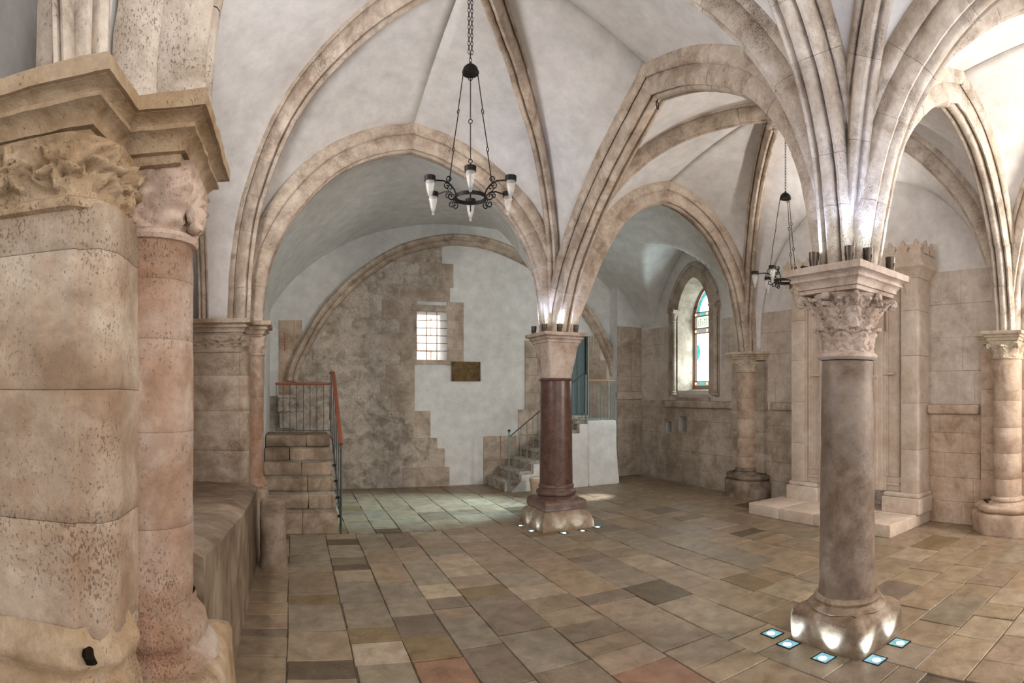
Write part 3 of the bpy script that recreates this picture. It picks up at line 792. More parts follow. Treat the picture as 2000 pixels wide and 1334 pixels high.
# ------------------------------------------------------------------ near and far left piers (same design)
def q3b(p, z, k, seed): return Vector((p.x*k + seed, p.y*k, z*k))
def relief_band(poly, z_0, z_1, flare, amp, seed, scale, name, mat, par, rows=26, sub=.012, leaves=True):
    """carved frieze: plan outline swept upwards and displaced into foliage"""
    base = [Vector(p) for p in poly]; dense = []; sl = 0; S_ = []
    for i in range(len(base)-1):
        a, b_ = base[i], base[i+1]; L = (b_-a).length; k = max(2, int(L/sub))
        nrm = Vector((b_.y-a.y, -(b_.x-a.x))).normalized()
        for t in range(k): dense.append((a.lerp(b_, t/k), nrm)); S_.append(sl+L*t/k)
        sl += L
    dense.append((base[-1], nrm)); S_.append(sl)
    nn = [d[1] for d in dense]
    for _ in range(3): nn = [(nn[max(i-1, 0)]+nn[i]+nn[min(i+1, len(nn)-1)]).normalized() for i in range(len(nn))]
    V = []
    for j in range(rows+1):
        v = j/rows; z = z_0+(z_1-z_0)*v
        for (p, _), n_, s in zip(dense, nn, S_):
            per = (z_1-z_0)*.92
            k_ = int(s//per); u = (s % per)/per - .5; vv = (v-.5)*1.02
            r = hypot(u, vv); a = atan2(vv, u) + (pi/2 if k_ % 2 else -pi/2) + .5*noise.noise(Vector((k_, seed, 0)))
            Rl = .47*(.66+.30*cos(a*5)+.08*cos(a*15)) + .06*noise.noise(q3b(p, z, scale*1.3, seed))
            m_l = min(1, max(0, (Rl-r)/.07)); m_l = m_l*m_l*(3-2*m_l)
            vein = .30*abs(sin(a*2.5))**.5
            hole = max(0, 1-((hypot(abs(u)-.40, abs(vv)-.02))/.07)**2) + max(0, 1-(r/.06)**2)*.7
            stem = max(0, 1-abs(vv-.36*sin(pi*(s/per)+.4))/.07)
            edge = min(1, v/.10, (1-v)/.10)
            q3 = q3b(p, z, scale, seed)
            h_ = amp*(max(m_l*(.95-vein), stem*.55) - hole*.7 + .22*noise.noise(q3) + .22*noise.noise(q3*2.9) - .10)*max(0, edge)
            o_ = flare*(v**1.6) + h_
            V.append((p.x+n_.x*o_, p.y+n_.y*o_, z))
    m_ = len(dense)
    Fc = [(j*m_+i, j*m_+i+1, (j+1)*m_+i+1, (j+1)*m_+i) for j in range(rows) for i in range(m_-1)]
    return mesh(name, V, Fc, mat, par, True, 70)
def leaf_blade(cx, cy, ang, r0, z_0, ht, wd, out, curl, lob=5, nx=14, ny=18, thick=.014, bell=None):
    """acanthus-like leaf standing on a bell, tip curling outwards"""
    V = []; Fc = []
    for j in range(ny+1):
        t = j/ny
        rr = (bell(z_0+ht*min(t, .85)) if bell else r0) + out*min(t, .85)**2 + .006
        z = z_0 + ht*t
        if t > .75:
            q = (t-.75)/.25*pi*.80
            rr += out*.30*(1-cos(q))*.5 + .014*sin(q); z = z_0 + ht*(.75 + .20*sin(q)/1.0*.9) - curl*.02*(1-cos(q))
        wj = wd*(.62+.5*max(0, sin(pi*min(1, t*1.02)))**.7)*(1 + .26*max(-.7, sin(t*lob*2*pi)))
        if t > .8: wj *= 1-((t-.8)/.2)**2*.35
        for i in range(nx+1):
            u = i/nx*2-1
            rad = rr + .012*(1-abs(u))**1.5 + .0065*sin((abs(u)*2.4+t*6.5)*pi)*(.25+.75*min(1, abs(u)*2)) - (.010 if abs(u) < .09 and t < .8 else 0) - .012*u*u + .005*sin(t*lob*2*pi+abs(u)*5)
            a = ang + u*wj/2/max(.05, rr)
            V.append((cx+rad*cos(a), cy+rad*sin(a), z - .02*ht*abs(u)))
    m_ = nx+1
    Fc = [(j*m_+i, j*m_+i+1, (j+1)*m_+i+1, (j+1)*m_+i) for j in range(ny) for i in range(nx)]
    nv = len(V)
    W = []
    for j in range(ny+1):
        for i in range(m_):
            x, y, z = V[j*m_+i]; d = Vector((x-cx, y-cy, 0)).normalized()*thick; W.append((x-d.x, y-d.y, z-.004))
    V += W
    Fc += [tuple(reversed([k+nv for k in q])) for q in Fc]
    for i in range(nx): Fc.append((i+1, i, nv+i, nv+i+1)); k = ny*m_; Fc.append((k+i, k+i+1, nv+k+i+1, nv+k+i))
    for j in range(ny): Fc.append((j*m_, (j+1)*m_, nv+(j+1)*m_, nv+j*m_)); k = nx; Fc.append(((j+1)*m_+k, j*m_+k, nv+j*m_+k, nv+(j+1)*m_+k))
    return V, Fc
def volute(cx, cy, ang, r0, z, size, thick=.02):
    pts = []
    for i in range(26):
        a = i/25*2.2*2*pi; rr = size*(1-i/25*.82)
        c = (r0, z-size*.2)
        pts.append((c[0]+rr*sin(a)*.9 - .0, c[1]+rr*cos(a)))
    st = [(r0-size*2.6, z-size*2.4), (r0-size*1.7, z-size*.3), (r0-size*.7, z+size*.7)]
    full = st+pts
    P = [(cx+p[0]*cos(ang), cy+p[0]*sin(ang), p[1]) for p in full]
    return tube(P, thick, 8)
ABP = [(-.014, 0), (.0, .004), (.004, .030), (.020, .034), (.020, .050), (.026, .066), (.040, .082), (.058, .090), (.058, .104), (.048, .107), (.052, .116), (.066, .127), (.084, .132), (.084, .1335), (.098, .135), (.100, .178), (.094, .186), (.0, .1865)]
def abacus_profile(top, h=.185, k=1.0): return [(o_*k, top-h+z*h/.185) for o_, z in ABP]
def left_pier(c, ztop, zcol, name_lbl, lbl, near):
    X, Y = c; dy = Y-1.98
    P = lambda x, y: (x, y+dy)
    t = thing('wall_pier', lbl, 'pier', (X, Y, 0))
    sub, amp = (.03, .006) if near else (.08, .004)
    mp, mc = M['pier'], M['pier_col']
    zb = ztop-.36                                        # underside of the carved frieze
    body = [P(-1.18, 1.505), P(-.600, 1.505), P(-.596, 1.522), P(-.535, 1.532), P(-.500, 1.60), P(-.500, 2.36), P(-.60, 2.455), P(-1.18, 2.455)]
    # courses of the pier body; joints as in the photograph
    zs = [-.004, .52, 1.05, 1.38, 1.76, 2.16, zb] if near else [-.004, zcol, 1.1, 1.55, 1.95, zb]
    for a, b_ in zip(zs, zs[1:]):
        n_ = max(2, int((b_-a)/.05))
        pf = [(-.003, a+.0005), (0, a+.003)] + [(0, a+(b_-a)*k/n_) for k in range(1, n_)] + [(0, b_-.003), (-.003, b_-.0005)]
        mesh('stone', *band(body, pf, False, sub=sub, amp=amp, ns=4, seed=5), mp, t, True, 60)
    # engaged column drums
    zc = [zcol+.05, 1.30, 1.62, 1.93, 2.13, ztop-.37] if near else [zcol+.05, 1.2, 1.7, ztop-.37]
    for a, b_ in zip(zc, zc[1:]):
        n_ = max(3, int((b_-a)/.03)) if near else 5
        rr = .170
        pf = [(rr-.0015, a+.0003), (rr, a+.0025)] + [(rr, a+(b_-a)*k/n_) for k in range(1, n_)] + [(rr, b_-.0025), (rr-.0015, b_-.0003)]
        mesh('drum', *lathe(pf, (X, Y), 72 if near else 36, .005, 5, 4), mc, t, True, 60)
    # frieze and abacus of the pier; capital of the column
    fp = [P(-1.18, 1.500), P(-.615, 1.500), P(-.555, 1.555), P(-.525, 1.62), P(-.525, 2.34), P(-.555, 2.405), P(-.615, 2.46), P(-1.18, 2.46)]
    relief_band(fp, zb+.02, ztop-.175, .035, .042 if near else .034, 3, 15, 'frieze', M['carved'] if near else M['pier'], t, 34 if near else 18, .009 if near else .02)
    mcv = M['carved'] if near else M['pier']
    mesh('frieze_fillet', *band(fp, [(-.01, zb-.02), (.012, zb-.012), (.016, zb), (.012, zb+.014), (0, zb+.022)], False), mcv, t, True)
    ab = [P(-1.18, 1.525), P(-.565, 1.525), P(-.55, 1.765), P(-.352, 1.765), P(-.352, 2.195), P(-.55, 2.195), P(-.565, 2.435), P(-1.18, 2.435)]
    o = mesh('abacus', *band(ab, abacus_profile(ztop, .18), False, sub=.03 if near else .1, amp=.006, ns=12, seed=2), mcv, t, True, 28)
    g = G(); g.v = [(x, y, ztop-.002) for x, y in [P(-1.18, 1.43), P(-.48, 1.43), P(-.46, 1.68), P(-.26, 1.68), P(-.26, 2.28), P(-.46, 2.28), P(-.48, 2.53), P(-1.18, 2.53)]]
    g.f = [tuple(range(8))]; g.build('abacus_top', mcv, t)
    g = G(); g.v = [(x, y, ztop-.176) for x, y in [(q[0], q[1]) for q in ab]]; g.f = [tuple(reversed(range(8)))]; g.build('abacus_soffit', mcv, t)
    z0_, z1_ = ztop-.36, ztop-.165
    nz_ = 26 if near else 12; V = []; seg = 72 if near else 40
    for j in range(nz_+1):
        v = j/nz_; z = z0_+(z1_-z0_)*v
        for i in range(seg):
            a = 2*pi*i/seg; ca, sa = cos(a), sin(a)
            rs = .205/max(abs(ca), abs(sa)); rr = .172+(min(rs, .285)-.172)*v**1.7
            lf = .5+.5*cos(4*(a-pi/4)); lf2 = .5+.5*cos(8*a)
            e = min(1, v/.1, (1-v)/.12)
            q = Vector((ca*.3, sa*.3, z))
            rr += e*(.040*lf**2*sin(pi*min(1, v*1.1))+.022*lf2*(1-v) + .030*abs(noise.noise(q*15)) + .020*noise.noise(q*33) - .012)
            V.append((X+rr*ca, Y+rr*sa, z))
    Fc = [(j*seg+i, j*seg+(i+1) % seg, (j+1)*seg+(i+1) % seg, (j+1)*seg+i) for j in range(nz_) for i in range(seg)]
    mesh('capital', V, Fc, M['carved_pink'], t, True, 80)
    if near:
        for a, zz, r_ in ((-.42, z0_+.055, .036), (-.20, z0_+.035, .032), (-.30, z0_+.02, .025)):
            lx, ly = X+.205*cos(a), Y+.205*sin(a)
            mesh('leaf_stub', *lathe([(0, zz-r_), (r_*.7, zz-r_*.75), (r_, zz), (r_*.8, zz+r_*.6), (0, zz+r_)], (lx, ly), 24, .05, 22), M['carved_pink'], t, True, 80)
    zr = z0_-.012
    mesh('neck_ring', *lathe([(.165, zr-.022), (.182, zr-.018), (.190, zr-.004), (.186, zr+.010), (.172, zr+.018)], (X, Y), 64, .003, 14), M['carved_pink'], t, True)
    # moulded bases
    if near:
        mesh('base', *lathe([(.172, zcol+.07), (.180, zcol+.045), (.176, zcol+.03), (.195, zcol+.015), (.222, zcol-.012), (.228, zcol-.045), (.21, zcol-.075), (.245, zcol-.09), (.262, zcol-.115), (.26, zcol-.15), (.25, zcol-.17)], (X, Y), 72, .010, 9, 6), M['pier_col'], t, True, 70)
        zp = 1.055
        pb = [P(-1.18, 1.50), P(-.60, 1.50), P(-.52, 1.57), P(-.50, 1.70)]
        mesh('pier_base', *band(pb, [(0, zp+.03), (.006, zp+.0), (.02, zp-.015), (.04, zp-.04), (.04, zp-.07), (.018, zp-.10), (.02, zp-.125), (.05, zp-.15), (.055, zp-.20), (.06, .0)], False, sub=.035, amp=.020, ns=7, seed=8), M['carved'], t, True, 70)
        mesh('hole_shade', *lathe([(0, 1.005), (.014, 1.01), (.02, 1.03), (.012, 1.05), (0, 1.055)], (-.548, 1.470), 14, .016, 40), M['shade_dark'], t, True)  # solid dark lump in place of a shaded hole in the base
        pl = [(-.90, 1.66), (-.30, 1.70), (-.245, 1.745), (-.235, 1.80), (-.25, 2.28), (-.90, 2.30)]
        mesh('plinth', *band(pl, [(-.10, zcol-.12), (-.04, zcol-.125), (-.005, zcol-.14), (.012, zcol-.17), (.016, zcol-.25), (.014, .6), (.02, .3), (.025, 0)], False, sub=.035, amp=.018, ns=7, seed=4), M['carved'], t, True, 70)
    else:
        mesh('base', *lathe([(.172, zcol+.07), (.19, zcol+.05), (.185, zcol+.03), (.215, zcol+.01), (.225, zcol-.02), (.205, zcol-.05)], (X, Y), 48, .004, 12), M['pier_col'], t, True, 70)
        pb = [P(-1.18, 1.505), P(-.60, 1.505), P(-.525, 1.60), P(-.525, 1.75)]
        mesh('pier_base', *band(pb, [(0, zcol+.06), (.02, zcol+.04), (.02, zcol), (.04, zcol-.02), (.045, 0)], False, sub=.06, amp=.006), M['pier'], t, True, 60)
        pl = [(-.90, Y-.27), (-.36, Y-.27), (-.30, Y-.20), (-.30, Y+.25), (-.90, Y+.25)]
        mesh('plinth', *band(pl, [(-.06, zcol-.03), (-.01, zcol-.04), (0, zcol-.08), (.0, .3), (.02, 0)], False, sub=.06, amp=.008), M['pier'], t, True, 60)
    return t
left_pier(P1, TOP['P1'], .98, 'near', 'big stone pier filling the left edge, with carved leaf frieze and pinkish engaged column', True)
left_pier(P2, TOP['P2'], .68, 'far', 'smaller stone pier with carved frieze standing beside the left stone steps', False)

# ------------------------------------------------------------------ free-standing columns
def free_column(c, top, kind):
    X, Y = c
    if kind == 'near':
        t = thing('stone_column', 'near grey-brown marble column with acanthus leaf capital and lit square base', 'column', (X, Y, 0))
        zA, zN = top-.175, 2.02
        mesh('abacus', *band(square(X, Y, .245), [(o_*.85, z) for o_, z in abacus_profile(top, .175)], True, cap_top=True, cap_bottom=True, sub=.04, amp=.004, ns=10), M['cap'], t, True, 28)
        prof = [(.205, .305)] + [(.200-.006*k/20-.008*sin(k/20*pi)*-1*0, .305+(zN-.04-.305)*k/20) for k in range(1, 21)]
        prof = [(.212, .30), (.208, .34), (.203, .42)] + [(.203-.018*k/24, .42+(zN-.46)*k/24) for k in range(1, 25)]
        mesh('shaft', *lathe(prof, c, 64, .0035, 9, 1), M['cool_shaft'], t, True, 60)
        mesh('neck_ring', *lathe([(.186, zN-.035), (.208, zN-.03), (.222, zN-.012), (.215, zN+.008), (.195, zN+.02), (.18, zN+.03)], c, 64, .002, 14), M['cap'], t, True)
        bell = lambda z: .178 + .07*max(0, (z-zN-.02)/(zA-zN-.02))**2.2
        mesh('bell', *lathe([(bell(zN+.02+k*(zA-zN-.02)/10), zN+.02+k*(zA-zN-.02)/10) for k in range(11)], c, 48, .003, 18), M['cap'], t, True)
        hh = zA-zN
        for k in range(8):
            a = k*pi/4 + pi/8
            mesh('leaf', *leaf_blade(X, Y, a, .18, zN+.02, hh*.46, .150, .036, .45, 5, bell=bell), M['cap'], t, True, 70)
        for k in range(8):
            a = k*pi/4
            mesh('leaf', *leaf_blade(X, Y, a, .18, zN+hh*.36, hh*.54, .150, .050, .4, 6, bell=bell), M['cap'], t, True, 70)
        for k in range(8):
            a = k*pi/4 + pi/8
            mesh('small_leaf', *leaf_blade(X, Y, a, .2, zN+hh*.60, hh*.36, .095, .030, .4, 4, bell=bell), M['cap'], t, True, 70)
            mesh('helix', *volute(X, Y, k*pi/4+(.13 if k % 2 else -.13), .262, zA-.052, .020, .0085), M['cap'], t, True, 70)
        for k in range(4):
            a = pi/4+k*pi/2
            mesh('corner_leaf', *leaf_blade(X, Y, a, .18, zN+hh*.42, hh*.56, .13, .11, .5, 4, bell=bell, thick=.022), M['cap'], t, True, 70)
            mesh('volute', *volute(X, Y, a, .335, zA-.045, .034, .015), M['cap'], t, True, 70)
        for k in range(4):
            a = k*pi/2
            mesh('rosette', *lathe([(.0, .02), (.02, .018), (.03, .008), (.032, -.01)], (0, 0), 10), M['cap'], t, True)
            o = COL.objects[-1] if False else bpy.data.objects[-1]
        for o in [q for q in t.children if q.name.startswith('rosette')]: pass
        # base
        mesh('base', *lathe([(.212, .325), (.232, .318), (.245, .30), (.24, .28), (.25, .268), (.27, .262), (.285, .245), (.27, .225)], c, 64, .006, 10), M['plinth'], t, True)
        h = .31
        pl = [(X-h+.07, Y-h), (X+h-.10, Y-h), (X+h, Y-h+.10), (X+h, Y+h-.07), (X+h-.07, Y+h), (X-h+.07, Y+h), (X-h, Y+h-.07), (X-h, Y-h+.09)]
        pl = [(X-h+.045, Y-h), (X+h-.06, Y-h), (X+h, Y-h+.06), (X+h, Y+h-.05), (X+h-.05, Y+h), (X-h+.05, Y+h), (X-h, Y+h-.05), (X-h, Y-h+.045)]
        mesh('plinth', *band(pl, [(-.008, -.004), (0, .03), (.004, .12), (.0, .18), (-.02, .215), (-.05, .238), (-.085, .25)], True, cap_top=True, sub=.03, amp=.008, ns=8, seed=3), M['plinth'], t, True, 60)
    else:
        t = thing('stone_column', 'reddish-brown polished granite column on a flared stone base in the middle of the hall', 'column', (X, Y, 0))
        zA, zN = top-.155, 1.94
        mesh('abacus', *band(square(X, Y, .225), [(o_*.9, z) for o_, z in abacus_profile(top, .155)], True, cap_top=True, cap_bottom=True, sub=.05, amp=.004, ns=10), M['cap'], t, True, 35)
        nz_, seg = 20, 64; V = []
        for j in range(nz_+1):
            v = j/nz_; z = zN+(zA-zN+.012)*v
            for i in range(seg):
                a = 2*pi*i/seg; ca, sa = cos(a), sin(a)
                rs = .235/max(abs(ca), abs(sa)); q = Vector((ca*.3, sa*.3, z))
                rr = .205 + (min(rs, .32)-.205)*v**1.8
                rr += .026*max(0, cos(4*(a-pi/4)))**3*sin(pi*min(1, v*1.1)) + .016*max(0, cos(4*a))**6*sin(pi*min(1, v*1.3)) + .006*noise.noise(q*16)
                V.append((X+rr*ca, Y+rr*sa, z))
        Fc = [(j*seg+i, j*seg+(i+1) % seg, (j+1)*seg+(i+1) % seg, (j+1)*seg+i) for j in range(nz_) for i in range(seg)]
        mesh('capital', V, Fc, M['cap'], t, True, 80)
        mesh('neck_ring', *lathe([(.205, zN-.03), (.226, zN-.026), (.232, zN-.012), (.225, zN), (.207, zN+.008)], c, 64), M['granite'], t, True)
        mesh('shaft', *lathe([(.226, .47), (.222, .52)] + [(.222-.014*k/16, .52+(zN-.55)*k/16) for k in range(1, 17)], c, 64, .001, 6), M['granite'], t, True, 60)
        mesh('base', *lathe([(.222, .55), (.238, .53), (.240, .515), (.228, .50), (.235, .48), (.262, .465), (.270, .44), (.262, .415), (.243, .40), (.25, .385), (.28, .378), (.30, .36), (.295, .33)], c, 64, .003, 10), M['granite_base'], t, True, 60)
        mesh('base_block', *band(square(X, Y, .285), [(0, .235), (.012, .26), (.012, .33), (0, .355), (-.03, .372), (-.06, .376)], True, cap_top=True, sub=.04, amp=.012, ns=6, seed=9), M['granite_base'], t, True, 60)
        mesh('plinth', *band(square(X, Y, .30), [(.075, -.004), (.07, .04), (.062, .10), (.045, .16), (.02, .20), (-.02, .232), (-.05, .24)], True, cap_top=True, sub=.04, amp=.010, ns=6, seed=5), M['plinth'], t, True, 60)
    return t
nc = free_column(C2, TOP['C2'], 'near')
for o in [q for q in nc.children if q.name.startswith('rosette')]:
    k = 0 if o.name == 'rosette' else int(o.name.split('.')[-1])
    a = k*pi/2
    o.matrix_parent_inverse = Matrix.Identity(4)
    o.rotation_euler = (0, pi/2, a) ; o.location = (.268*cos(a), .268*sin(a), TOP['C2']-.20)
free_column(C1, TOP['C1'], 'far')
def wall_column(c, top, lbl, mat, zb, rr=.18):
    X, Y = c
    t = thing('wall_column', lbl, 'column', (X, Y, 0))
    for a, b_ in zip([zb, .75, 1.1, 1.45, 1.8], [.75, 1.1, 1.45, 1.8, top-.18]):
        pier = [(XR+.02, Y-.36), (X+.02, Y-.36), (X+.02, Y+.36), (XR+.02, Y+.36)]
        pier = list(reversed([(XR+.02, Y-.38), (XR-.10, Y-.38), (XR-.10, Y+.38), (XR+.02, Y+.38)]))
        mesh('stone', *band(pier, [(-.004, a+.001), (0, a+.006), (0, b_-.006), (-.004, b_-.001)], False, sub=.1, amp=.003), M['wall_warm'] if Y < 4 else M['wall'], t, True, 50)
    zs = [zb+.05, .68, 1.0, 1.32, 1.66, top-.33]
    for a, b_ in zip(zs, zs[1:]):
        mesh('drum', *lathe([(rr-.004, a+.001), (rr, a+.006), (rr, (a+b_)/2), (rr, b_-.006), (rr-.004, b_-.001)], c, 40, .003, 8), mat, t, True, 50)
    mesh('neck_ring', *lathe([(rr, top-.345), (rr+.018, top-.34), (rr+.022, top-.328), (rr+.004, top-.315)], c, 40), M['cap_pale'], t, True)
    nz_, seg = 12, 48; V = []
    for j in range(nz_+1):
        v = j/nz_; z = top-.33+.20*v
        for i in range(seg):
            a = 2*pi*i/seg; ca, sa = cos(a), sin(a); rs = .21/max(abs(ca), abs(sa))
            r_ = rr+(min(rs, .27)-rr)*v**1.6 + .014*max(0, cos(8*a))*sin(pi*v)
            V.append((X+r_*ca, Y+r_*sa, z))
    mesh('capital', V, [(j*seg+i, j*seg+(i+1) % seg, (j+1)*seg+(i+1) % seg, (j+1)*seg+i) for j in range(nz_) for i in range(seg)], M['cap_pale'], t, True, 80)
    for a in (-.75*pi, .75*pi, -.5*pi, pi):
        mesh('leaf', *leaf_blade(X, Y, a, rr, top-.32, .17, .15, .07, .5, 2, bell=lambda z: rr+.004, thick=.016), M['cap_pale'], t, True, 70)
    for a in (-.75*pi, .75*pi): mesh('volute', *volute(X, Y, a, rr+.09, top-.185, .028, .012), M['cap_pale'], t, True, 70)
    ab = list(reversed([(XR+.02, Y-.37), (XR-.11, Y-.37), (XR-.11, Y-.19), (X-.19, Y-.19), (X-.19, Y+.19), (XR-.11, Y+.19), (XR-.11, Y+.37), (XR+.02, Y+.37)]))
    mesh('abacus', *band(ab, [(o_*.75, z) for o_, z in abacus_profile(top, .14)], False, sub=.06, amp=.004, ns=10), M['cap_pale'], t, True, 35)
    g = G(); rg_ = offset_poly([Vector(p) for p in ab], .066, False); g.v = [(p.x, p.y, top-.002) for p in rg_]; g.f = [tuple(range(len(rg_)))]
    g.build('abacus_top', M['cap_pale'], t)
    mesh('base', *lathe([(rr, zb+.08), (rr+.03, zb+.06), (rr+.035, zb+.035), (rr+.02, zb+.015), (rr+.06, zb-.01), (rr+.075, zb-.04), (rr+.05, zb-.07)], c, 40, .006, 9), M['base_dark'] if Y > 4 else M['wall_warm'], t, True)
    b1 = list(reversed([(XR+.02, Y-.44), (XR-.16, Y-.44), (X-.20, Y-.28), (X-.27, Y-.18), (X-.27, Y+.18), (X-.20, Y+.28), (XR-.16, Y+.44), (XR+.02, Y+.44)]))
    mb = M['base_dark'] if Y > 4 else M['wall_warm']
    mesh('base_course', *band(b1, [(-.10, zb-.02), (-.03, zb-.025), (.01, zb-.05), (.015, zb-.09), (-.02, zb-.12)], False, cap_top=True, sub=.05, amp=.014, ns=7, seed=2), mb, t, True, 60)
    mesh('base_course', *band(b1, [(-.04, zb-.115), (.03, zb-.13), (.045, zb-.18), (.03, -.01)], False, cap_top=True, sub=.05, amp=.018, ns=6, seed=7), mb, t, True, 60)
    return t
wall_column(P3, TOP['P3'], 'engaged wall column on mouldered base between the stained window and the marble niche', M['wall_warm'], .42)
wall_column(P4, TOP['P4'], 'engaged wall column with pale scrolled capital at the right edge', M['wall_warm'], .38)

# ------------------------------------------------------------------ up-lights on the two capitals, lights in the floor
def uplight(x, y, z, lbl, grp, aim, e=9, tilt=0):
    t = thing('uplight', lbl, 'light', (x, y, z), grp)
    mesh('can', *lathe([(.0, z+.002), (.024, z+.002), (.026, z+.03), (.034, z+.055), (.037, z+.105), (.033, z+.105), (.031, z+.09)], (x, y), 20), M['brass'], t, True, 35)
    mesh('lens', *lathe([(.031, z+.098), (.0, z+.098)], (x, y), 20), M['led'], t)
    for k in range(3):
        a = k*2.1+.4; mesh('fin', *tube([(x+.028*cos(a), y+.028*sin(a), z+.004), (x+.036*cos(a), y+.036*sin(a), z+.06)], .004, 5), M['brass'], t)
    lamp('uplight_beam', 'SPOT', (x, y, z+.115), aim, e*1.1, (.52, .64, 1.0), .02, None, 85, 1.0).parent = None
    return t
for (x, y, w_) in ((3.145, 2.45, 'left'), (3.145, 2.15, 'second from left'), (3.26, 2.08, 'third from left'), (3.56, 2.08, 'right')):
    uplight(x, y, TOP['C2'], 'small metal uplight on the near column capital, %s of the four' % w_, 'uplights on the near capital', (3.42+(x-3.42)*.95, 2.36+(y-2.36)*.95, 4.0), 11)
for (x, y, w_) in ((3.13, 7.00, 'far left'), (3.15, 6.72, 'second from left'), (3.32, 6.61, 'third from left'), (3.56, 6.61, 'right')):
    uplight(x, y, TOP['C1'], 'small uplight on the granite column capital, %s of the four' % w_, 'uplights on the middle capital', (3.40+(x-3.40)*.95, 6.88+(y-6.88)*.95, 4.0), 9)
def floor_light(x, y, lbl, grp, s, tgt):
    t = thing('floor_light', lbl, 'light', (x, y, 0), grp)
    mesh('glass', *box((x-s, y-s, -.012), (x+s, y+s, .001)), M['led_floor'], t)
    g = G()
    for q in (box((x-s-.008, y-s-.008, -.012), (x+s+.008, y-s, .003)), box((x-s-.008, y+s, -.012), (x+s+.008, y+s+.008, .003)), box((x-s-.008, y-s, -.012), (x-s, y+s, .003)), box((x+s, y-s, -.012), (x+s+.008, y+s, .003))): g.add(*q)
    g.build('frame', M['iron'], t)
    dx, dy = tgt[0]-x, tgt[1]-y; L = hypot(dx, dy)
    mesh('bulb', *lathe([(s*.52, .0015), (s*.3, .0022), (0, .0024)], (x-.2*s*dx/L, y-.2*s*dy/L), 18), M['led_spot'], t)
    lamp('floor_beam', 'SPOT', (x, y, .012), tgt, 6.5 if s > .05 else 1.5, (.66, .86, 1.0), .02, None, 80, .5)
for (x, y, lb) in ((3.045, 2.60, 'on its left side, farther back'), (3.03, 2.28, 'on its left side, near the front corner'), (3.20, 1.985, 'on its front side near the corner'), (3.50, 1.975, 'on its front side, farthest right'), (3.10, 2.80, 'half hidden behind the base')):
    tx, ty = (3.15, y) if x < 3.1 else (x, 2.08)
    if y > 2.7: tx, ty = 3.25, 2.6
    floor_light(x, y, 'glowing square floor light by near column base, ' + lb, 'floor lights around the near base', .055, (tx, ty, .18))
for (x, y, lb) in ((2.935, 6.98, 'on its left side at the back'), (2.95, 6.66, 'on its left side near the corner'), (3.27, 6.39, 'in front'), (3.53, 6.39, 'in front at right'), (3.80, 6.47, 'at the right corner')):
    tx, ty = (3.08, y) if x < 3 else (x, 6.55)
    floor_light(x, y, 'small glowing floor light by the granite column base, ' + lb, 'floor lights around the granite column', .042, (tx, ty, .16))

# ------------------------------------------------------------------ marble prayer niche (canopied) and its step
t = thing('marble_step', 'low pale stone platform in front of the marble niche', 'step', (6.5, 4.67, 0))
for ya, yb in ((3.49, 4.08), (4.08, 4.66), (4.66, 5.27), (5.27, 5.86)):
    mesh('slab', *rbox((5.97, ya+.001, -.005), (6.60, yb-.001, .155), .012, .3), M['marble'], t, True)
mesh('slab', *rbox((6.60, 3.49, -.005), (7.049, 5.86, .155), .012, .5), M['marble'], t, True)
t = thing('marble_niche', 'tall pale marble prayer niche with leaf cresting on the right wall', 'niche', (6.85, 4.6, .155))
XN = 6.70; Ya, Yb = 3.50, 5.66; Zt = 3.30
def nb(name, lo, hi, r=.008, mat=None): return mesh(name, *rbox(lo, hi, r, .6), mat or M['marble'], t, True, 50)
nb('plinth', (XN-.06, Ya-.05, .155), (XR, Ya+.50+.02, .36)); nb('plinth', (XN-.06, Yb-.52, .155), (XR, Yb+.05, .36))
nb('plinth_moulding', (XN-.035, Ya-.03, .36), (XR, Ya+.51, .42), .02); nb('plinth_moulding', (XN-.035, Yb-.51, .36), (XR, Yb+.03, .42), .02)
# outer pilasters
for y0_, y1_ in ((Ya, Ya+.25), (Yb-.25, Yb)):
    for za, zb in ((.42, 1.0), (1.0, 1.62), (1.62, 2.25), (2.25, 2.85), (2.85, Zt)):
        nb('pilaster_block', (XN, y0_, za), (XR, y1_, zb-.002), .006)
# recessed panels with frames
for y0_, y1_ in ((Ya+.25, Ya+.68), (Yb-.68, Yb-.25)):
    nb('panel', (XN+.07, y0_, .42), (XR, y1_, Zt))
    s_ = 1 if y0_ < 4.6 else -1
    ye = y0_ if s_ > 0 else y1_
    def yy(a, b_): return (min(ye+s_*a, ye+s_*b_), max(ye+s_*a, ye+s_*b_))
    for (a, b_, dx) in ((.0, .02, .03), (.05, .065, .045), (.23, .25, .03), (.29, .43, .0)):
        p, q = yy(a, b_); nb('fillet', (XN+dx, p, .42 if dx == 0 or a == 0 else .62), (XN+.08, q, Zt), .006)
    p, q = yy(.05, .25)
    nb('fillet', (XN+.045, p, .62), (XN+.08, q, .64), .006); nb('fillet', (XN+.03, p, .50), (XN+.08, q, .53), .006)
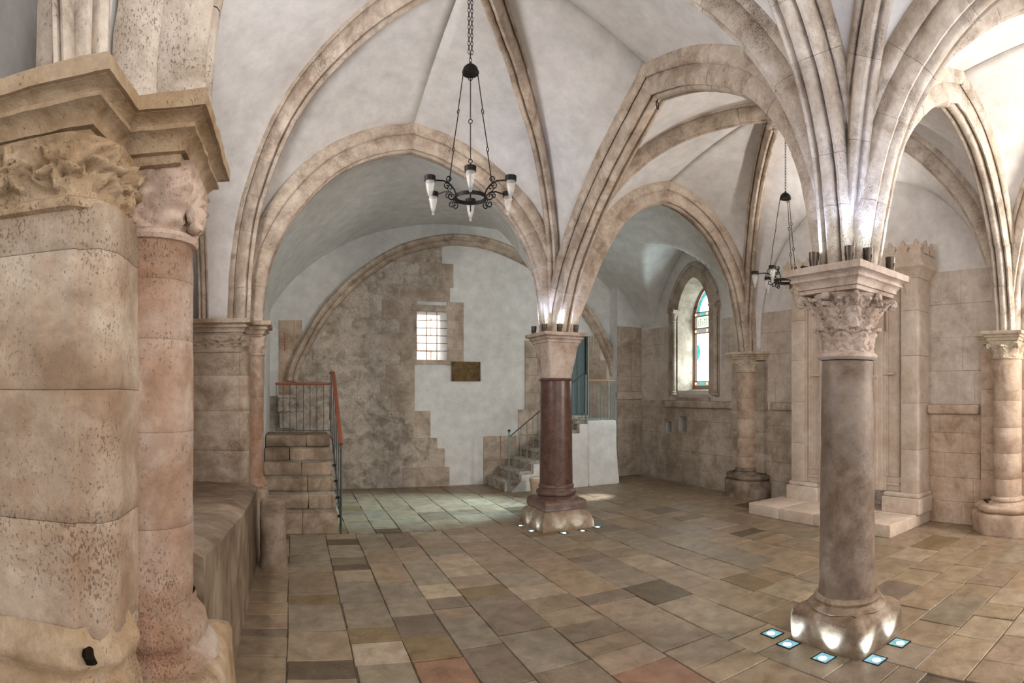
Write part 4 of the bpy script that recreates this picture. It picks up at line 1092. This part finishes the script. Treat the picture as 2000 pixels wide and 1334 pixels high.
# inner frame: panel over the pinnacles and the arched recess
nb('lintel', (XN+.02, Ya+.60, 2.55), (XR, Yb-.60, Zt))
for s_ in (1, -1):
    c = 4.58 + s_*.48
    nb('jamb', (XN+.03, c-.10, .42), (XR, c+.10, 2.6))
    g = G(); pr2 = [(.0, .46), (.045, .47), (.05, .52), (.032, .55), (.03, 1.2), (.03, 1.9), (.045, 1.92), (.05, 1.97), (.03, 2.0)]
    g.add(*lathe([(r_, z) for r_, z in pr2], (XN+.015, c-s_*.13), 16)); g.build('colonnette', M['marble'], t, True)
    mesh('pinnacle', *band(square(XN+.01, c-s_*.05, .028), [(0, .5), (0, 1.95), (.012, 1.96), (.012, 1.99), (-.005, 2.0), (-.027, 2.22)], True, cap_top=True), M['marble'], t)
nb('panel_frame', (XN+.0, 3.87, 2.00), (XN+.05, 4.12, 2.03)); nb('panel_frame', (XN+.0, 5.04, 2.00), (XN+.05, 5.29, 2.03))
# arched head of the recess
V = []; na = 20
for i in range(na+1):
    y = 4.20+.76*i/na; u = abs(y-4.58)/.38; z = 2.0+.5*(max(0, 1-u**1.8))**.7
    V += [(XN+.04, y, z), (XN+.04, y, 2.60), (XN+.30, y, z)]
Fc = []
for i in range(na): k = 3*i; Fc += [(k, k+3, k+4, k+1), (k, k+2, k+5, k+3)]
mesh('arch_head', V, Fc, M['marble'], t)
nb('recess_back', (XR-.03, 4.15, .155), (XR+.01, 5.0, 2.6), mat=M['wall_grey'])
# cornice and cresting
cp = list(reversed([(XR+.01, Ya-.01), (XN-.01, Ya-.01), (XN-.01, Yb+.01), (XR+.01, Yb+.01)]))
mesh('cornice', *band(cp, [(0, Zt-.02), (.015, Zt), (.03, Zt+.03), (.06, Zt+.08), (.10, Zt+.11), (.105, Zt+.15), (.09, Zt+.17), (.085, Zt+.28), (.07, Zt+.30), (.02, Zt+.30)], False, sub=.08, cap_top=True), M['marble'], t, True, 40)
for i in range(9):                                       # hanging little capitals under the cornice
    y = Ya+.14+i*.235
    if y > Yb: break
    mesh('corbel', *band(square(XN-.02, y, .03), [(-.024, Zt-.24), (-.01, Zt-.17), (.004, Zt-.10), (-.006, Zt-.09), (.012, Zt-.03), (.02, Zt)], True), M['marble'], t, True)
def crest(px, py, ax_):
    V, Fc = [], []
    out = [(-.075, 0), (-.07, .05), (-.095, .075), (-.075, .115), (-.035, .10), (-.03, .14), (0, .18), (.03, .14), (.035, .10), (.075, .115), (.095, .075), (.07, .05), (.075, 0)]
    for s_ in (-.022, .022):
        for a, h_ in out: V.append((px+s_, py+a, Zt+.29+h_) if ax_ else (px+a, py+s_, Zt+.29+h_))
    n_ = len(out); Fc = [tuple(range(n_)), tuple(reversed(range(n_, 2*n_)))] + [(i, i+1, n_+i+1, n_+i) for i in range(n_-1)]
    fix(mesh('cresting_leaf', V, Fc, M['marble'], t))
    mesh('leaf_knob', *lathe([(0, -.02), (.03, -.01), (.038, .01), (.0, .03)], (0, 0), 8), M['marble'], t, True)
    k = bpy.data.objects[-1]
for i in range(12): crest(XN-.06, Ya-.01+i*.198, True)
for i in range(2): crest(XN+.06+i*.18, Ya-.08, False)
kn = [q for q in t.children if q.name.startswith('leaf_knob')]
for q in kn: bpy.data.objects.remove(q)

# ------------------------------------------------------------------ steps on the left with their rails
t = thing('stone_steps', 'flight of worn brown stone steps with dark metal side rail on the left', 'steps', (.08, 7.9, 0))
nose = [(7.12, 0), (7.12, .25), (7.42, .43), (7.72, .60), (8.02, .775), (8.32, .948), (8.62, 1.118)]
for i in range(6):
    y0_, zt_ = nose[i+1]; zb_ = nose[i][1] if i else 0
    cut = random.choice((.04, .12, .2, -.05)); xs = [-.41, cut, .56]
    for xa, xb in zip(xs, xs[1:]):
        mesh('step', *rbox((xa+.001, y0_+random.uniform(-.006, .006), zb_-.001 if i else -.005), (xb-.001, 9.42 if i == 5 else y0_+.36, zt_), .014, .12, .010, 8, i), M['step'], t, True, 60)
mesh('core', *box((-.41, 7.2, -.005), (.55, 9.40, .24)), M['step'], t)
g = G()
for i in range(1, 6): g.add(*box((-.41, nose[i+1][0]+.03, nose[i][1]-.25), (.545, 9.40, nose[i][1]-.002)))
g.build('core', M['step'], t)
def bars(t, mat, pts_bot, pts_top, r=.006):
    for a, b_ in zip(pts_bot, pts_top): mesh('baluster', *tube([a, b_], r, 6), mat, t)
t = thing('balustrade', 'level balustrade with red-brown handrail and thin bars at head of left steps', 'railing', (.15, 9.40, 1.12))
mesh('handrail', *rbox((-.29, 9.37, 1.885), (.64, 9.43, 1.925), .015, .3), M['wood'], t, True)
mesh('bottom_bar', *box((-.28, 9.392, 1.13), (.62, 9.408, 1.145)), M['dark_rail'], t)
n_ = 9
bars(t, M['dark_rail'], [(-.27+.885*k/(n_-1), 9.40, 1.121) for k in range(n_)], [(-.27+.885*k/(n_-1), 9.40, 1.888) for k in range(n_)], .0055)
t = thing('stair_rail', 'sloping red-brown handrail on dark metal posts along right side of left steps', 'railing', (.60, 8.0, 0))
mesh('handrail', *tube([(.615, 7.28, 1.10), (.615, 8.70, 2.06), (.615, 9.36, 2.08)], .028, 8), M['wood'], t, True)
mesh('stringer', *tube([(.60, 7.10, .12), (.60, 8.66, 1.05), (.60, 9.36, 1.06)], .012, 6), M['dark_rail'], t)
for k, y in enumerate((7.12, 7.30, 7.62, 7.94, 8.26, 8.60, 9.0, 9.36)):
    zt_ = 1.10+(y-7.28)*.676 if y < 8.7 else 2.07
    if k == 0: mesh('post', *tube([(.60, y, -.004), (.60, y, 1.03), (.61, y+.16, 1.10)], .014, 8), M['dark_rail'], t); continue
    mesh('baluster', *tube([(.60, y, .02 if y < 7.4 else (y-7.1)*.6-.04), (.612, y, zt_)], .007, 6), M['dark_rail'], t)
for y, z in ((7.13, .25), (7.42, .43), (7.72, .60), (8.02, .775)):
    mesh('bracket', *rbox((.555, y-.01, z-.05), (.61, y+.03, z-.02), .004), M['iron'], t)
# carved antique fragment behind the balustrade
t = thing('carved_fragment', 'grey carved stone block behind the bars at the head of the left steps', 'stone', (-.08, 10.38, 1.1))
mesh('block', *rbox((-.24, 10.26, 1.118), (.08, 10.44, 1.42), .01, .1, .006), M['wall_grey'], t, True)
mesh('carved_block', *rbox((-.26, 10.22, 1.42), (.12, 10.44, 1.66), .012, .03, .03, 30, 3), M['wall_grey'], t, True)
mesh('cornice', *rbox((-.27, 10.20, 1.66), (.16, 10.44, 1.72), .012, .1), M['wall_grey'], t, True)
for k in range(3):
    mesh('scroll', *volute(-.19+k*.13, 10.215, 0, 0.03, 1.55, .045, .010), M['wall_grey'], t, True)
# ------------------------------------------------------------------ bench along the left wall, drum beside it
t = thing('stone_bench', 'long stone bench of sloping worn slabs between the two left piers', 'bench', (-.8, 4.2, 0))
def slope(ya, za, yb, zb, xa=-1.145, xb=-.39): 
    V = []; Fc = []
    nx, ny = 12, max(3, int((yb-ya)/.08))
    for j in range(ny+1):
        y = ya+(yb-ya)*j/ny; zt_ = za+(zb-za)*j/ny
        for i in range(nx+1):
            x = xa+(xb-xa)*i/nx; e = max(0, (i/nx-.80)/.2)
            V.append((x, y, zt_-.05*e*e + .012*nz((x, y, 0), 4, 3)+.005*nz((x, y, 0), 15, 1)))
    m_ = nx+1
    for j in range(ny):
        for i in range(nx): Fc.append((j*m_+i, j*m_+i+1, (j+1)*m_+i+1, (j+1)*m_+i))
    k = len(V)
    for j in range(ny+1): v = V[j*m_+nx]; V += [(xb+.012*nz(v, 5), v[1], v[2]-.05), (xb+.01*nz(v, 7), v[1], .45), (xb+.02, v[1], -.005)]
    for j in range(ny):
        Fc.append((j*m_+nx, k+3*j, k+3*(j+1), (j+1)*m_+nx)); Fc.append((k+3*j, k+3*j+1, k+3*(j+1)+1, k+3*(j+1))); Fc.append((k+3*j+1, k+3*j+2, k+3*(j+1)+2, k+3*(j+1)+1))
    for j, sgn in ((0, 1), (ny, -1)):
        a = V[j*m_]; q = len(V); V.append((a[0], a[1], -.005))
        f = [q] + [k+3*j+2, k+3*j+1, k+3*j] + [j*m_+i for i in range(nx, -1, -1)]
        Fc.append(tuple(f) if sgn > 0 else tuple(reversed(f)))
    return V, Fc
for ya, za, yb, zb in ((2.47, 1.08, 3.06, 1.01), (3.065, .985, 3.62, .95), (3.625, .94, 4.35, .86), (4.355, .85, 5.1, .81), (5.105, .80, 6.30, .765)):
    mesh('slab', *slope(ya, za, yb, zb), M['bench'], t, True, 60)
t = thing('column_drum', 'short broken column drum standing on the floor before the left steps', 'drum', (-.20, 5.78, 0))
mesh('drum', *lathe([(.142, -.004), (.140, .04), (.134, .1), (.132, .3), (.134, .5), (.135, .64), (.128, .665), (.10, .672), (0, .67)], (-.20, 5.80), 40, .008, 8, 2), M['step'], t, True, 60)
# ------------------------------------------------------------------ steps, landing and rail on the right, door
t = thing('landing_steps', 'white-sided stone steps climbing right to a landing behind the granite column', 'steps', (4.8, 9.9, 0))
xs0, run, rise = 3.66, .235, .177
for k in range(7):
    xa = xs0+k*run; zt_ = rise*(k+1)
    mesh('step', *rbox((xa, 9.44, zt_-.06 if k else -.004), (xa+run+.07, YB-.04, zt_), .012, .15, .006, 8, k), M['wall_grey'], t, True, 50)
g = G()
for k in range(1, 7): xa = xs0+k*run+.04; g.add(*box((xa, 9.455, -.005 if k == 1 else -.005), (xa+run, YB-.045, rise*(k+1)-.062)))
g.build('core', M['wall_grey'], t)
g = G()
V = [(xs0+.16, 9.43, -.005), (xs0+run+.06, 9.43, .16)]
prof = [(xs0+.12, -.005), (xs0+.30, .165)]
for k in range(1, 7): prof += [(xs0+k*run+.07, rise*(k+1)-.06-(rise if k > 1 else rise)), (xs0+k*run+.07, rise*(k+1)-.06)]
prof += [(5.32, 1.17), (5.32, -.005)]
V = [(x, 9.40, z) for x, z in prof] + [(x, 9.46, z) for x, z in prof]; n_ = len(prof)
Fc = [tuple(range(n_)), tuple(reversed(range(n_, 2*n_)))] + [(i, (i+1) % n_, n_+(i+1) % n_, n_+i) for i in range(n_)]
o = mesh('side_wall', V, Fc, M['plaster_cool'], t); fix(o)
V, Fc = rbox((5.31, 9.38, -.005), (5.94, YB-.04, 1.235), .03, .1, .012, 4, 2)
V = [(x+(.05*(1-z/1.2)**2 if x > 5.8 else 0), y-(.04*(1-z/1.2)**2 if y < 9.5 else 0), z) for x, y, z in V]
mesh('landing_block', V, Fc, M['plaster_cool'], t, True, 60)
t = thing('landing_rail', 'teal metal rail with tan handrail around the landing by the teal door', 'railing', (5.6, 9.42, 1.24))
mesh('handrail', *rbox((5.32, 9.41, 1.975), (5.93, 9.455, 2.01), .012), M['wood_tan'], t, True)
mesh('bottom_bar', *box((5.30, 9.425, 1.27), (5.93, 9.44, 1.285)), M['teal_rail'], t)
bars(t, M['teal_rail'], [(5.30+.0775*k, 9.432, 1.237) for k in range(9)], [(5.30+.0775*k, 9.432, 1.98) for k in range(9)], .007)
mesh('post', *tube([(5.28, 9.42, 1.0), (5.28, 9.42, 2.10)], .014), M['teal_rail'], t)
t = thing('step_rail', 'thin grey-green sloping rail with upright bars on the right-hand steps', 'railing', (4.4, 9.40, 0))
zr = lambda x: .98+(x-3.72)*rise/run
mesh('handrail', *tube([(3.74, 9.42, .98), (5.26, 9.42, zr(5.26))], .011), M['dark_rail'], t)
mesh('lower_bar', *tube([(3.86, 9.385, .32), (5.24, 9.385, .32+1.38*rise/run)], .010), M['teal_rail'], t)
mesh('post', *tube([(3.72, 9.39, -.004), (3.72, 9.39, 1.08)], .016), M['teal_rail'], t)
mesh('finial', *lathe([(.012, 1.07), (.024, 1.08), (.026, 1.10), (0, 1.115)], (3.72, 9.39), 10), M['iron'], t, True)
bars(t, M['teal_rail'], [(3.72+.117*k, 9.40, .20+.117*k*rise/run) for k in range(1, 13)], [(3.72+.117*k, 9.415, zr(3.72+.117*k)) for k in range(1, 13)], .007)
t = thing('door_1', None, None, (5.5, YB+.2, 1.24)); tag(t, kind='structure')
mesh('door_leaf', *rbox((5.11, YB+.10, 1.29), (5.90, YB+.15, 2.94), .006), M['door'], t)
for k in range(4): mesh('board', *rbox((5.13+.19*k, YB+.085, 1.32), (5.31+.19*k, YB+.105, 2.9), .006), M['door'], t)
mesh('door_sill', *box((5.10, YB-.02, 1.245), (5.92, YB+.2, 1.285)), M['marble'], t)
mesh('door_frame', *box((5.885, YB+.03, 1.25), (5.915, YB+.12, 2.95)), M['dark_rail'], t)
t = thing('stone_stump', 'small pale rounded stone on the floor just left behind the granite column base', 'stone', (4.02, 8.95, 0))
mesh('stump', *lathe([(.10, -.004), (.105, .1), (.115, .22), (.13, .25), (.128, .30), (.11, .315), (0, .32)], (4.05, 8.95), 24, .01, 9), M['wall_warm'], t, True)
t = thing('wall_cable', 'thin pale cable hanging down the wall above the landing', 'cable', (5.98, 10.3, 2.5))
mesh('cable', *tube([(6.02, 10.40, 3.55), (6.0, 10.40, 2.6)], .008), M['plaster'], t)
# ------------------------------------------------------------------ plaque
t = thing('bronze_plaque', 'brown bronze plaque on the back wall, below right of the barred window', 'plaque', (3.24, YB-.03, 2.16))
mesh('plate', *rbox((2.96, YB-.045, 1.98), (3.53, YB-.02, 2.35), .006), M['bronze'], t, True)
for k in range(4):
    lo, hi = [((2.96, 1.98), (3.53, 1.993)), ((2.96, 2.337), (3.53, 2.35)), ((2.96, 1.98), (2.973, 2.35)), ((3.517, 1.98), (3.53, 2.35))][k]
    mesh('rim', *box((lo[0], YB-.05, lo[1]), (hi[0], YB-.04, hi[1])), M['bronze'], t)
for x, z in ((2.985, 2.005), (3.505, 2.005), (2.985, 2.325), (3.505, 2.325)):
    g = G(); g.add(*box((x-.008, YB-.056, z-.008), (x+.008, YB-.044, z+.008))); g.build('bolt', M['iron'], t)
# ------------------------------------------------------------------ barred square window
t = thing('window_1', None, None, (2.58, YB, 2.83)); tag(t, kind='structure')
for lo, hi in (((2.24, 2.29), (2.93, 2.375)), ((2.20, 3.285), (2.97, 3.40))): mesh('sill' if lo[1] < 2.5 else 'lintel', *rbox((lo[0], YB-.04, lo[1]), (hi[0], YB+.1, hi[1]), .01, .2, .004), M['wall'], t, True)
for x in (2.486, 2.686): mesh('upright_bar', *box((x-.006, YB+.02, 2.37), (x+.006, YB+.032, 3.29)), M['dark_rail'], t)
for k in range(5): z = 2.545+k*.143; mesh('cross_bar', *box((2.29, YB+.008, z-.006), (2.88, YB+.02, z+.006)), M['iron'], t)
t = thing('outer_wall', 'sunlit stone wall outside, seen through the barred window', 'wall', (2.6, 12.6, 0))
for k in range(6):
    for q in range(5):
        xa = 1.2+q*.62+(k % 2)*.3; mesh('stone', *rbox((xa, 12.4+random.uniform(0, .03), 1.6+k*.36), (xa+.61, 12.7, 1.955+k*.36), .02), M['outside'], t, True)
# ------------------------------------------------------------------ stained glass window with colonnettes and hood arches
t = thing('window_2', None, None, (XR+.3, 8.4, 1.8)); tag(t, kind='structure')
CYW = (WY0+WY1)/2
def arc_curve(hw, spring, rise, n=20, zb=None):
    P = []
    for i in range(n+1):
        y = -hw+2*hw*i/n; u = abs(y)/hw; P.append((CYW+y, spring+rise*max(0, 1-u**1.75)**.75))
    if zb is not None: P = [(CYW-hw, zb)] + P + [(CYW+hw, zb)]
    return P
def ring_of(name, hw, spring, rise, r, x, mat, zb=None, seg=8):
    mesh(name, *tube([(x, y, z) for y, z in arc_curve(hw, spring, rise, 26, zb)], r, seg), mat, t, True)
ring_of('hood_arch', .73, 3.42, .80, .055, XR+.0, M['wall'])
ring_of('hood_arch', .63, 3.42, .70, .045, XR+.03, M['wall'])
ring_of('inner_arch', .53, 3.38, .62, .04, XR+.10, M['wall'])
# stone facing around the opening up to the hood
V = []; 
P1_ = arc_curve(.76, 3.42, .84, 26, 1.68); P2_ = arc_curve(.46, 3.38, .58, 26, 1.74)
V = [(XR-.012, y, z) for y, z in P1_] + [(XR-.012, y, z) for y, z in P2_] + [(XR+.36, y, z) for y, z in arc_curve(.40, 3.30, .52, 26, 1.84)]
n_ = len(P1_); Fc = [(i, i+1, n_+i+1, n_+i) for i in range(n_-1)] + [(n_+i, n_+i+1, 2*n_+i+1, 2*n_+i) for i in range(n_-1)]
mesh('splayed_reveal', V, Fc, M['wall'], t, True, 40)
V, Fc = [(XR-.03, WY0-.02, 1.66), (XR-.03, WY1+.02, 1.66), (XR+.40, WY1, 1.86), (XR+.40, WY0, 1.86), (XR-.03, WY0-.02, 1.58), (XR-.03, WY1+.02, 1.58)], [(0, 1, 2, 3), (4, 5, 1, 0)]
mesh('sloping_sill', V, Fc, M['wall'], t)
for yc, lb in ((8.93, 0), (9.11, 1), (7.72, 0)):
    r_ = .042 if lb == 0 else .03; x_ = XR-.05
    if yc == 9.11: continue
    mesh('colonnette', *lathe([(r_+.02, 1.70), (r_+.035, 1.715), (r_+.03, 1.74), (r_+.012, 1.755), (r_+.02, 1.775), (r_, 1.79), (r_, 3.16), (r_+.012, 3.165), (r_+.012, 3.18), (r_, 3.19), (r_+.012, 3.25), (r_+.045, 3.32)], (x_, yc), 16), M['wall'], t, True, 50)
    mesh('capital_slab', *band(square(x_, yc, r_+.04), [(0, 3.32), (.015, 3.34), (.02, 3.38), (0, 3.39)], True, cap_top=True, cap_bottom=True), M['wall'], t)
# frame and panes
XP = XR+.36
ring_of('frame', .405, 3.28, .55, .035, XP, M['frame_brown'], 1.84, 4)
mesh('frame_bottom', *box((XP-.03, CYW-.43, 1.82), (XP+.03, CYW+.43, 1.90)), M['frame_brown'], t)
def pane(name, pts, mat, dx=0): mesh(name, [(XP+dx, y, z) for y, z in pts], [tuple(range(len(pts)))], mat, t)
hw = .37
pane('border_glass', [(CYW-hw, 1.90)] + arc_curve(hw, 3.27, .50, 20) + [(CYW+hw, 1.90)], M['gl_red'], .012)
ih = .30
pane('lower_pane', [(CYW-ih+.05, 1.98), (CYW-ih+.05, 2.93), (CYW+ih, 2.93), (CYW+ih, 1.98)], M['gl_white'], .002)
pane('edge_pane', [(CYW-ih, 1.98), (CYW-ih, 2.93), (CYW-ih+.05, 2.93), (CYW-ih+.05, 1.98)], M['gl_cyan'], .002)
pane('figure_pane', [(CYW+ih, 2.40), (CYW+ih, 2.72), (CYW+ih-.06, 2.69), (CYW+ih-.10, 2.60), (CYW+ih-.09, 2.50), (CYW+ih-.04, 2.42)], M['gl_cyan'], -.002)
pane('text_pane', [(CYW-ih, 3.03), (CYW-ih, 3.27), (CYW+ih, 3.27), (CYW+ih, 3.03)], M['gl_text'], .002)
pane('arch_pane', [(CYW-ih, 3.35)] + [(y, z) for y, z in arc_curve(ih, 3.36, .37, 20)] + [(CYW+ih, 3.35)], M['gl_cyan'], .004)
pane('arch_light', [(CYW-.22, 3.36)] + [(y, z) for y, z in arc_curve(.22, 3.37, .29, 16)] + [(CYW+.22, 3.36)], M['gl_white'], .001)
for z in (1.98, 2.93, 3.03, 3.27, 3.35): mesh('saddle_bar', *box((XP-.012, CYW-hw, z-.008), (XP, CYW+hw, z+.008)), M['lead'], t)
for y, z in [(CYW+s_*hw*.93, z) for s_ in (1, -1) for z in (1.94, 2.98, 3.31)] + [(CYW, 1.94), (CYW, 2.98), (CYW, 3.31), (CYW, 3.76), (CYW+.27, 3.60), (CYW-.27, 3.60)]:
    V = [(XP-.004, y+.03*cos(k*pi/5), z+.03*sin(k*pi/5)) for k in range(10)]; mesh('roundel', V, [tuple(range(10))], M['gl_gold'], t)
for z0_, m_ in ((1.94, 'gl_cyan'), (3.31, 'gl_cyan')):
    for y0_ in (-.22, .06): pane('band_pane', [(CYW+y0_, z0_-.022), (CYW+y0_, z0_+.022), (CYW+y0_+.15, z0_+.022), (CYW+y0_+.15, z0_-.022)], M[m_], -.002)
# traced strokes of the writing in the pale band (small dark glass-paint strokes)
g = G()
for k in range(9):
    y = CYW+.25-k*.06; h0_ = 3.06+random.uniform(0, .03); h1_ = 3.16+random.uniform(0, .07)
    g.add(*box((XP-.004, y-.004, h0_), (XP-.001, y+.004, h1_)))
    if k % 2: g.add(*box((XP-.004, y-.02, h1_-.01), (XP-.001, y+.02, h1_)))
g.build('glass_paint', M['lead'], t)
# ------------------------------------------------------------------ chandeliers
def scroll(cx, cz, r0, a0, turns, sgn, n=18):
    return [(cx+r0*(1-.75*i/n)*cos(a0+sgn*turns*2*pi*i/n), cz+r0*(1-.75*i/n)*sin(a0+sgn*turns*2*pi*i/n)) for i in range(n+1)]
def chandelier(X, Y, zr_, zt_, zdome, rot, lbl, sparse=False):
    t = thing('chandelier', lbl, 'chandelier', (X, Y, zr_), None)
    I = M['iron']
    # chain of real links
    g = G(); z = zdome+.05; k = 0
    while z < zt_:
        dx = .006 if k % 2 else 0; dy = 0 if k % 2 else .006
        for off in ((.0,) if (z < zdome+.12 or sparse) else (-.013, .013)):
            ps = []
            for q in range(8):
                a = q*pi/4; ps.append((X+off+(.010*cos(a) if k % 2 else 0), Y+(0 if k % 2 else .010*cos(a)), z+.022*sin(a)))
            g.add(*tube(ps, .0032, 4, True))
        z += .034; k += 1
    o = g.build('chain', I, t); tag(o, kind='stuff')
    mesh('dome', *lathe([(.0, zdome+.062), (.012, zdome+.06), (.014, zdome+.048), (.035, zdome+.040), (.058, zdome+.018), (.068, zdome-.015), (.066, zdome-.03), (.0, zdome-.026)], (X, Y), 28), I, t, True, 50)
    RR = .135
    mesh('hoop', *band([(X+RR*cos(a*pi/18), Y+RR*sin(a*pi/18)) for a in range(36)], [(0, zr_-.016), (0, zr_+.016), (-.006, zr_+.016), (-.006, zr_-.016), (0, zr_-.016)], True), I, t, True, 50)
    for k in range(3):
        a = rot+k*2*pi/3
        top = Vector((X+.066*cos(a), Y+.066*sin(a), zdome-.03)); bot = Vector((X+.20*cos(a), Y+.20*sin(a), zr_+.085))
        g = G(); pts = [top.lerp(bot, q) for q in (0, .36, .70, 1)]
        o = mesh('rod', *tube([pts[0], pts[1]-Vector((0, 0, -.02))], .0042, 6), I, t)
        mesh('rod', *tube([pts[1]-Vector((0, 0, .02)), pts[2]+Vector((0, 0, .02))], .0042, 6), I, t)
        mesh('rod', *tube([pts[2]-Vector((0, 0, .02)), pts[3]], .0042, 6), I, t)
        for p in (pts[0], pts[1], pts[2]):
            mesh('link', *tube([(p.x+.017*cos(q*pi/6)*cos(a+1.5), p.y+.017*cos(q*pi/6)*sin(a+1.5), p.z+.017*sin(q*pi/6)) for q in range(12)], .0042, 6, True), I, t, True)
    for k in range(6):
        a = rot+k*pi/3; ca, sa = cos(a), sin(a)
        at = lambda r_, z: (X+r_*ca, Y+r_*sa, z)
        arm = [at(RR-.002, zr_), at(RR+.015, zr_+.04), at(RR+.05, zr_+.075), at(RR+.11, zr_+.096), at(RR+.195, zr_+.088)]
        ar = mesh('arm', *tube(arm, .0065, 6), I, t, True)
        for sc_, r_ in (([at(RR+.02+p[0], zr_+.012+p[1]-.03) for p in scroll(.03, .0, .032, pi, 1.1, 1)], .0055),
                        ([at(RR+p[0], zr_+p[1]) for p in scroll(.062, .118, .030, -pi/2, 1.15, 1)], .0055),
                        ([at(RR+p[0], zr_+p[1]) for p in scroll(.085, .058, .026, pi/2, 1.1, -1)], .005),
                        ([at(RR+p[0], zr_+p[1]) for p in scroll(.012, -.045, .030, pi/2, 1.1, 1)], .0055)):
            mesh('scroll', *tube(sc_, r_, 6), I, ar, True)
        cx, cy = X+(RR+.235)*ca, Y+(RR+.235)*sa
        hd = mesh('cup_holder', *lathe([(.040, zr_+.072), (.044, zr_+.072), (.046, zr_+.112), (.042, zr_+.112), (.040, zr_+.072)], (cx, cy), 22), I, t, True, 50)
        mesh('glass_cup', *lathe([(.0, zr_-.082), (.010, zr_-.080), (.014, zr_-.070), (.006, zr_-.060), (.012, zr_-.052), (.018, zr_-.040), (.028, zr_+.0), (.036, zr_+.05), (.039, zr_+.105), (.036, zr_+.105), (.033, zr_+.05), (.025, zr_+.002), (.012, zr_-.036), (0, zr_-.042)], (cx, cy), 22), M['glass'], hd, True, 60)
chandelier(1.44, 4.50, 3.36, 5.10, 4.41, 1.26, 'large black iron chandelier with six glass cups hanging at upper centre')
chandelier(5.24, 4.52, 3.10, 4.98, 4.12, .3, 'smaller-looking black iron chandelier hanging beside the near column capital', True)

for nm, x, yc, zc, w_, h_, mt in (('added_window', -1.04, 4.4, 3.2, .65, .5, 'frame_brown'), ('window_4', 6.97, -.3, 2.9, .5, 1.0, 'frame_brown')):  # left-wall window is made up to dress the added fill lamp
    t = thing(nm, None, None, (x, yc, zc)); tag(t, kind='structure')
    for lo, hi in (((yc-w_-.06, zc-h_-.06), (yc+w_+.06, zc-h_)), ((yc-w_-.06, zc+h_), (yc+w_+.06, zc+h_+.06)), ((yc-w_-.06, zc-h_), (yc-w_, zc+h_)), ((yc+w_, zc-h_), (yc+w_+.06, zc+h_))):
        mesh('frame', *box((x-.05, lo[0], lo[1]), (x+.05, hi[0], hi[1])), M[mt], t)
    sx = -1 if x < 0 else 1
    mesh('pane', *box((x+sx*.06-.01, yc-w_, zc-h_), (x+sx*.06+.01, yc+w_, zc+h_)), M['gl_bright'], t)
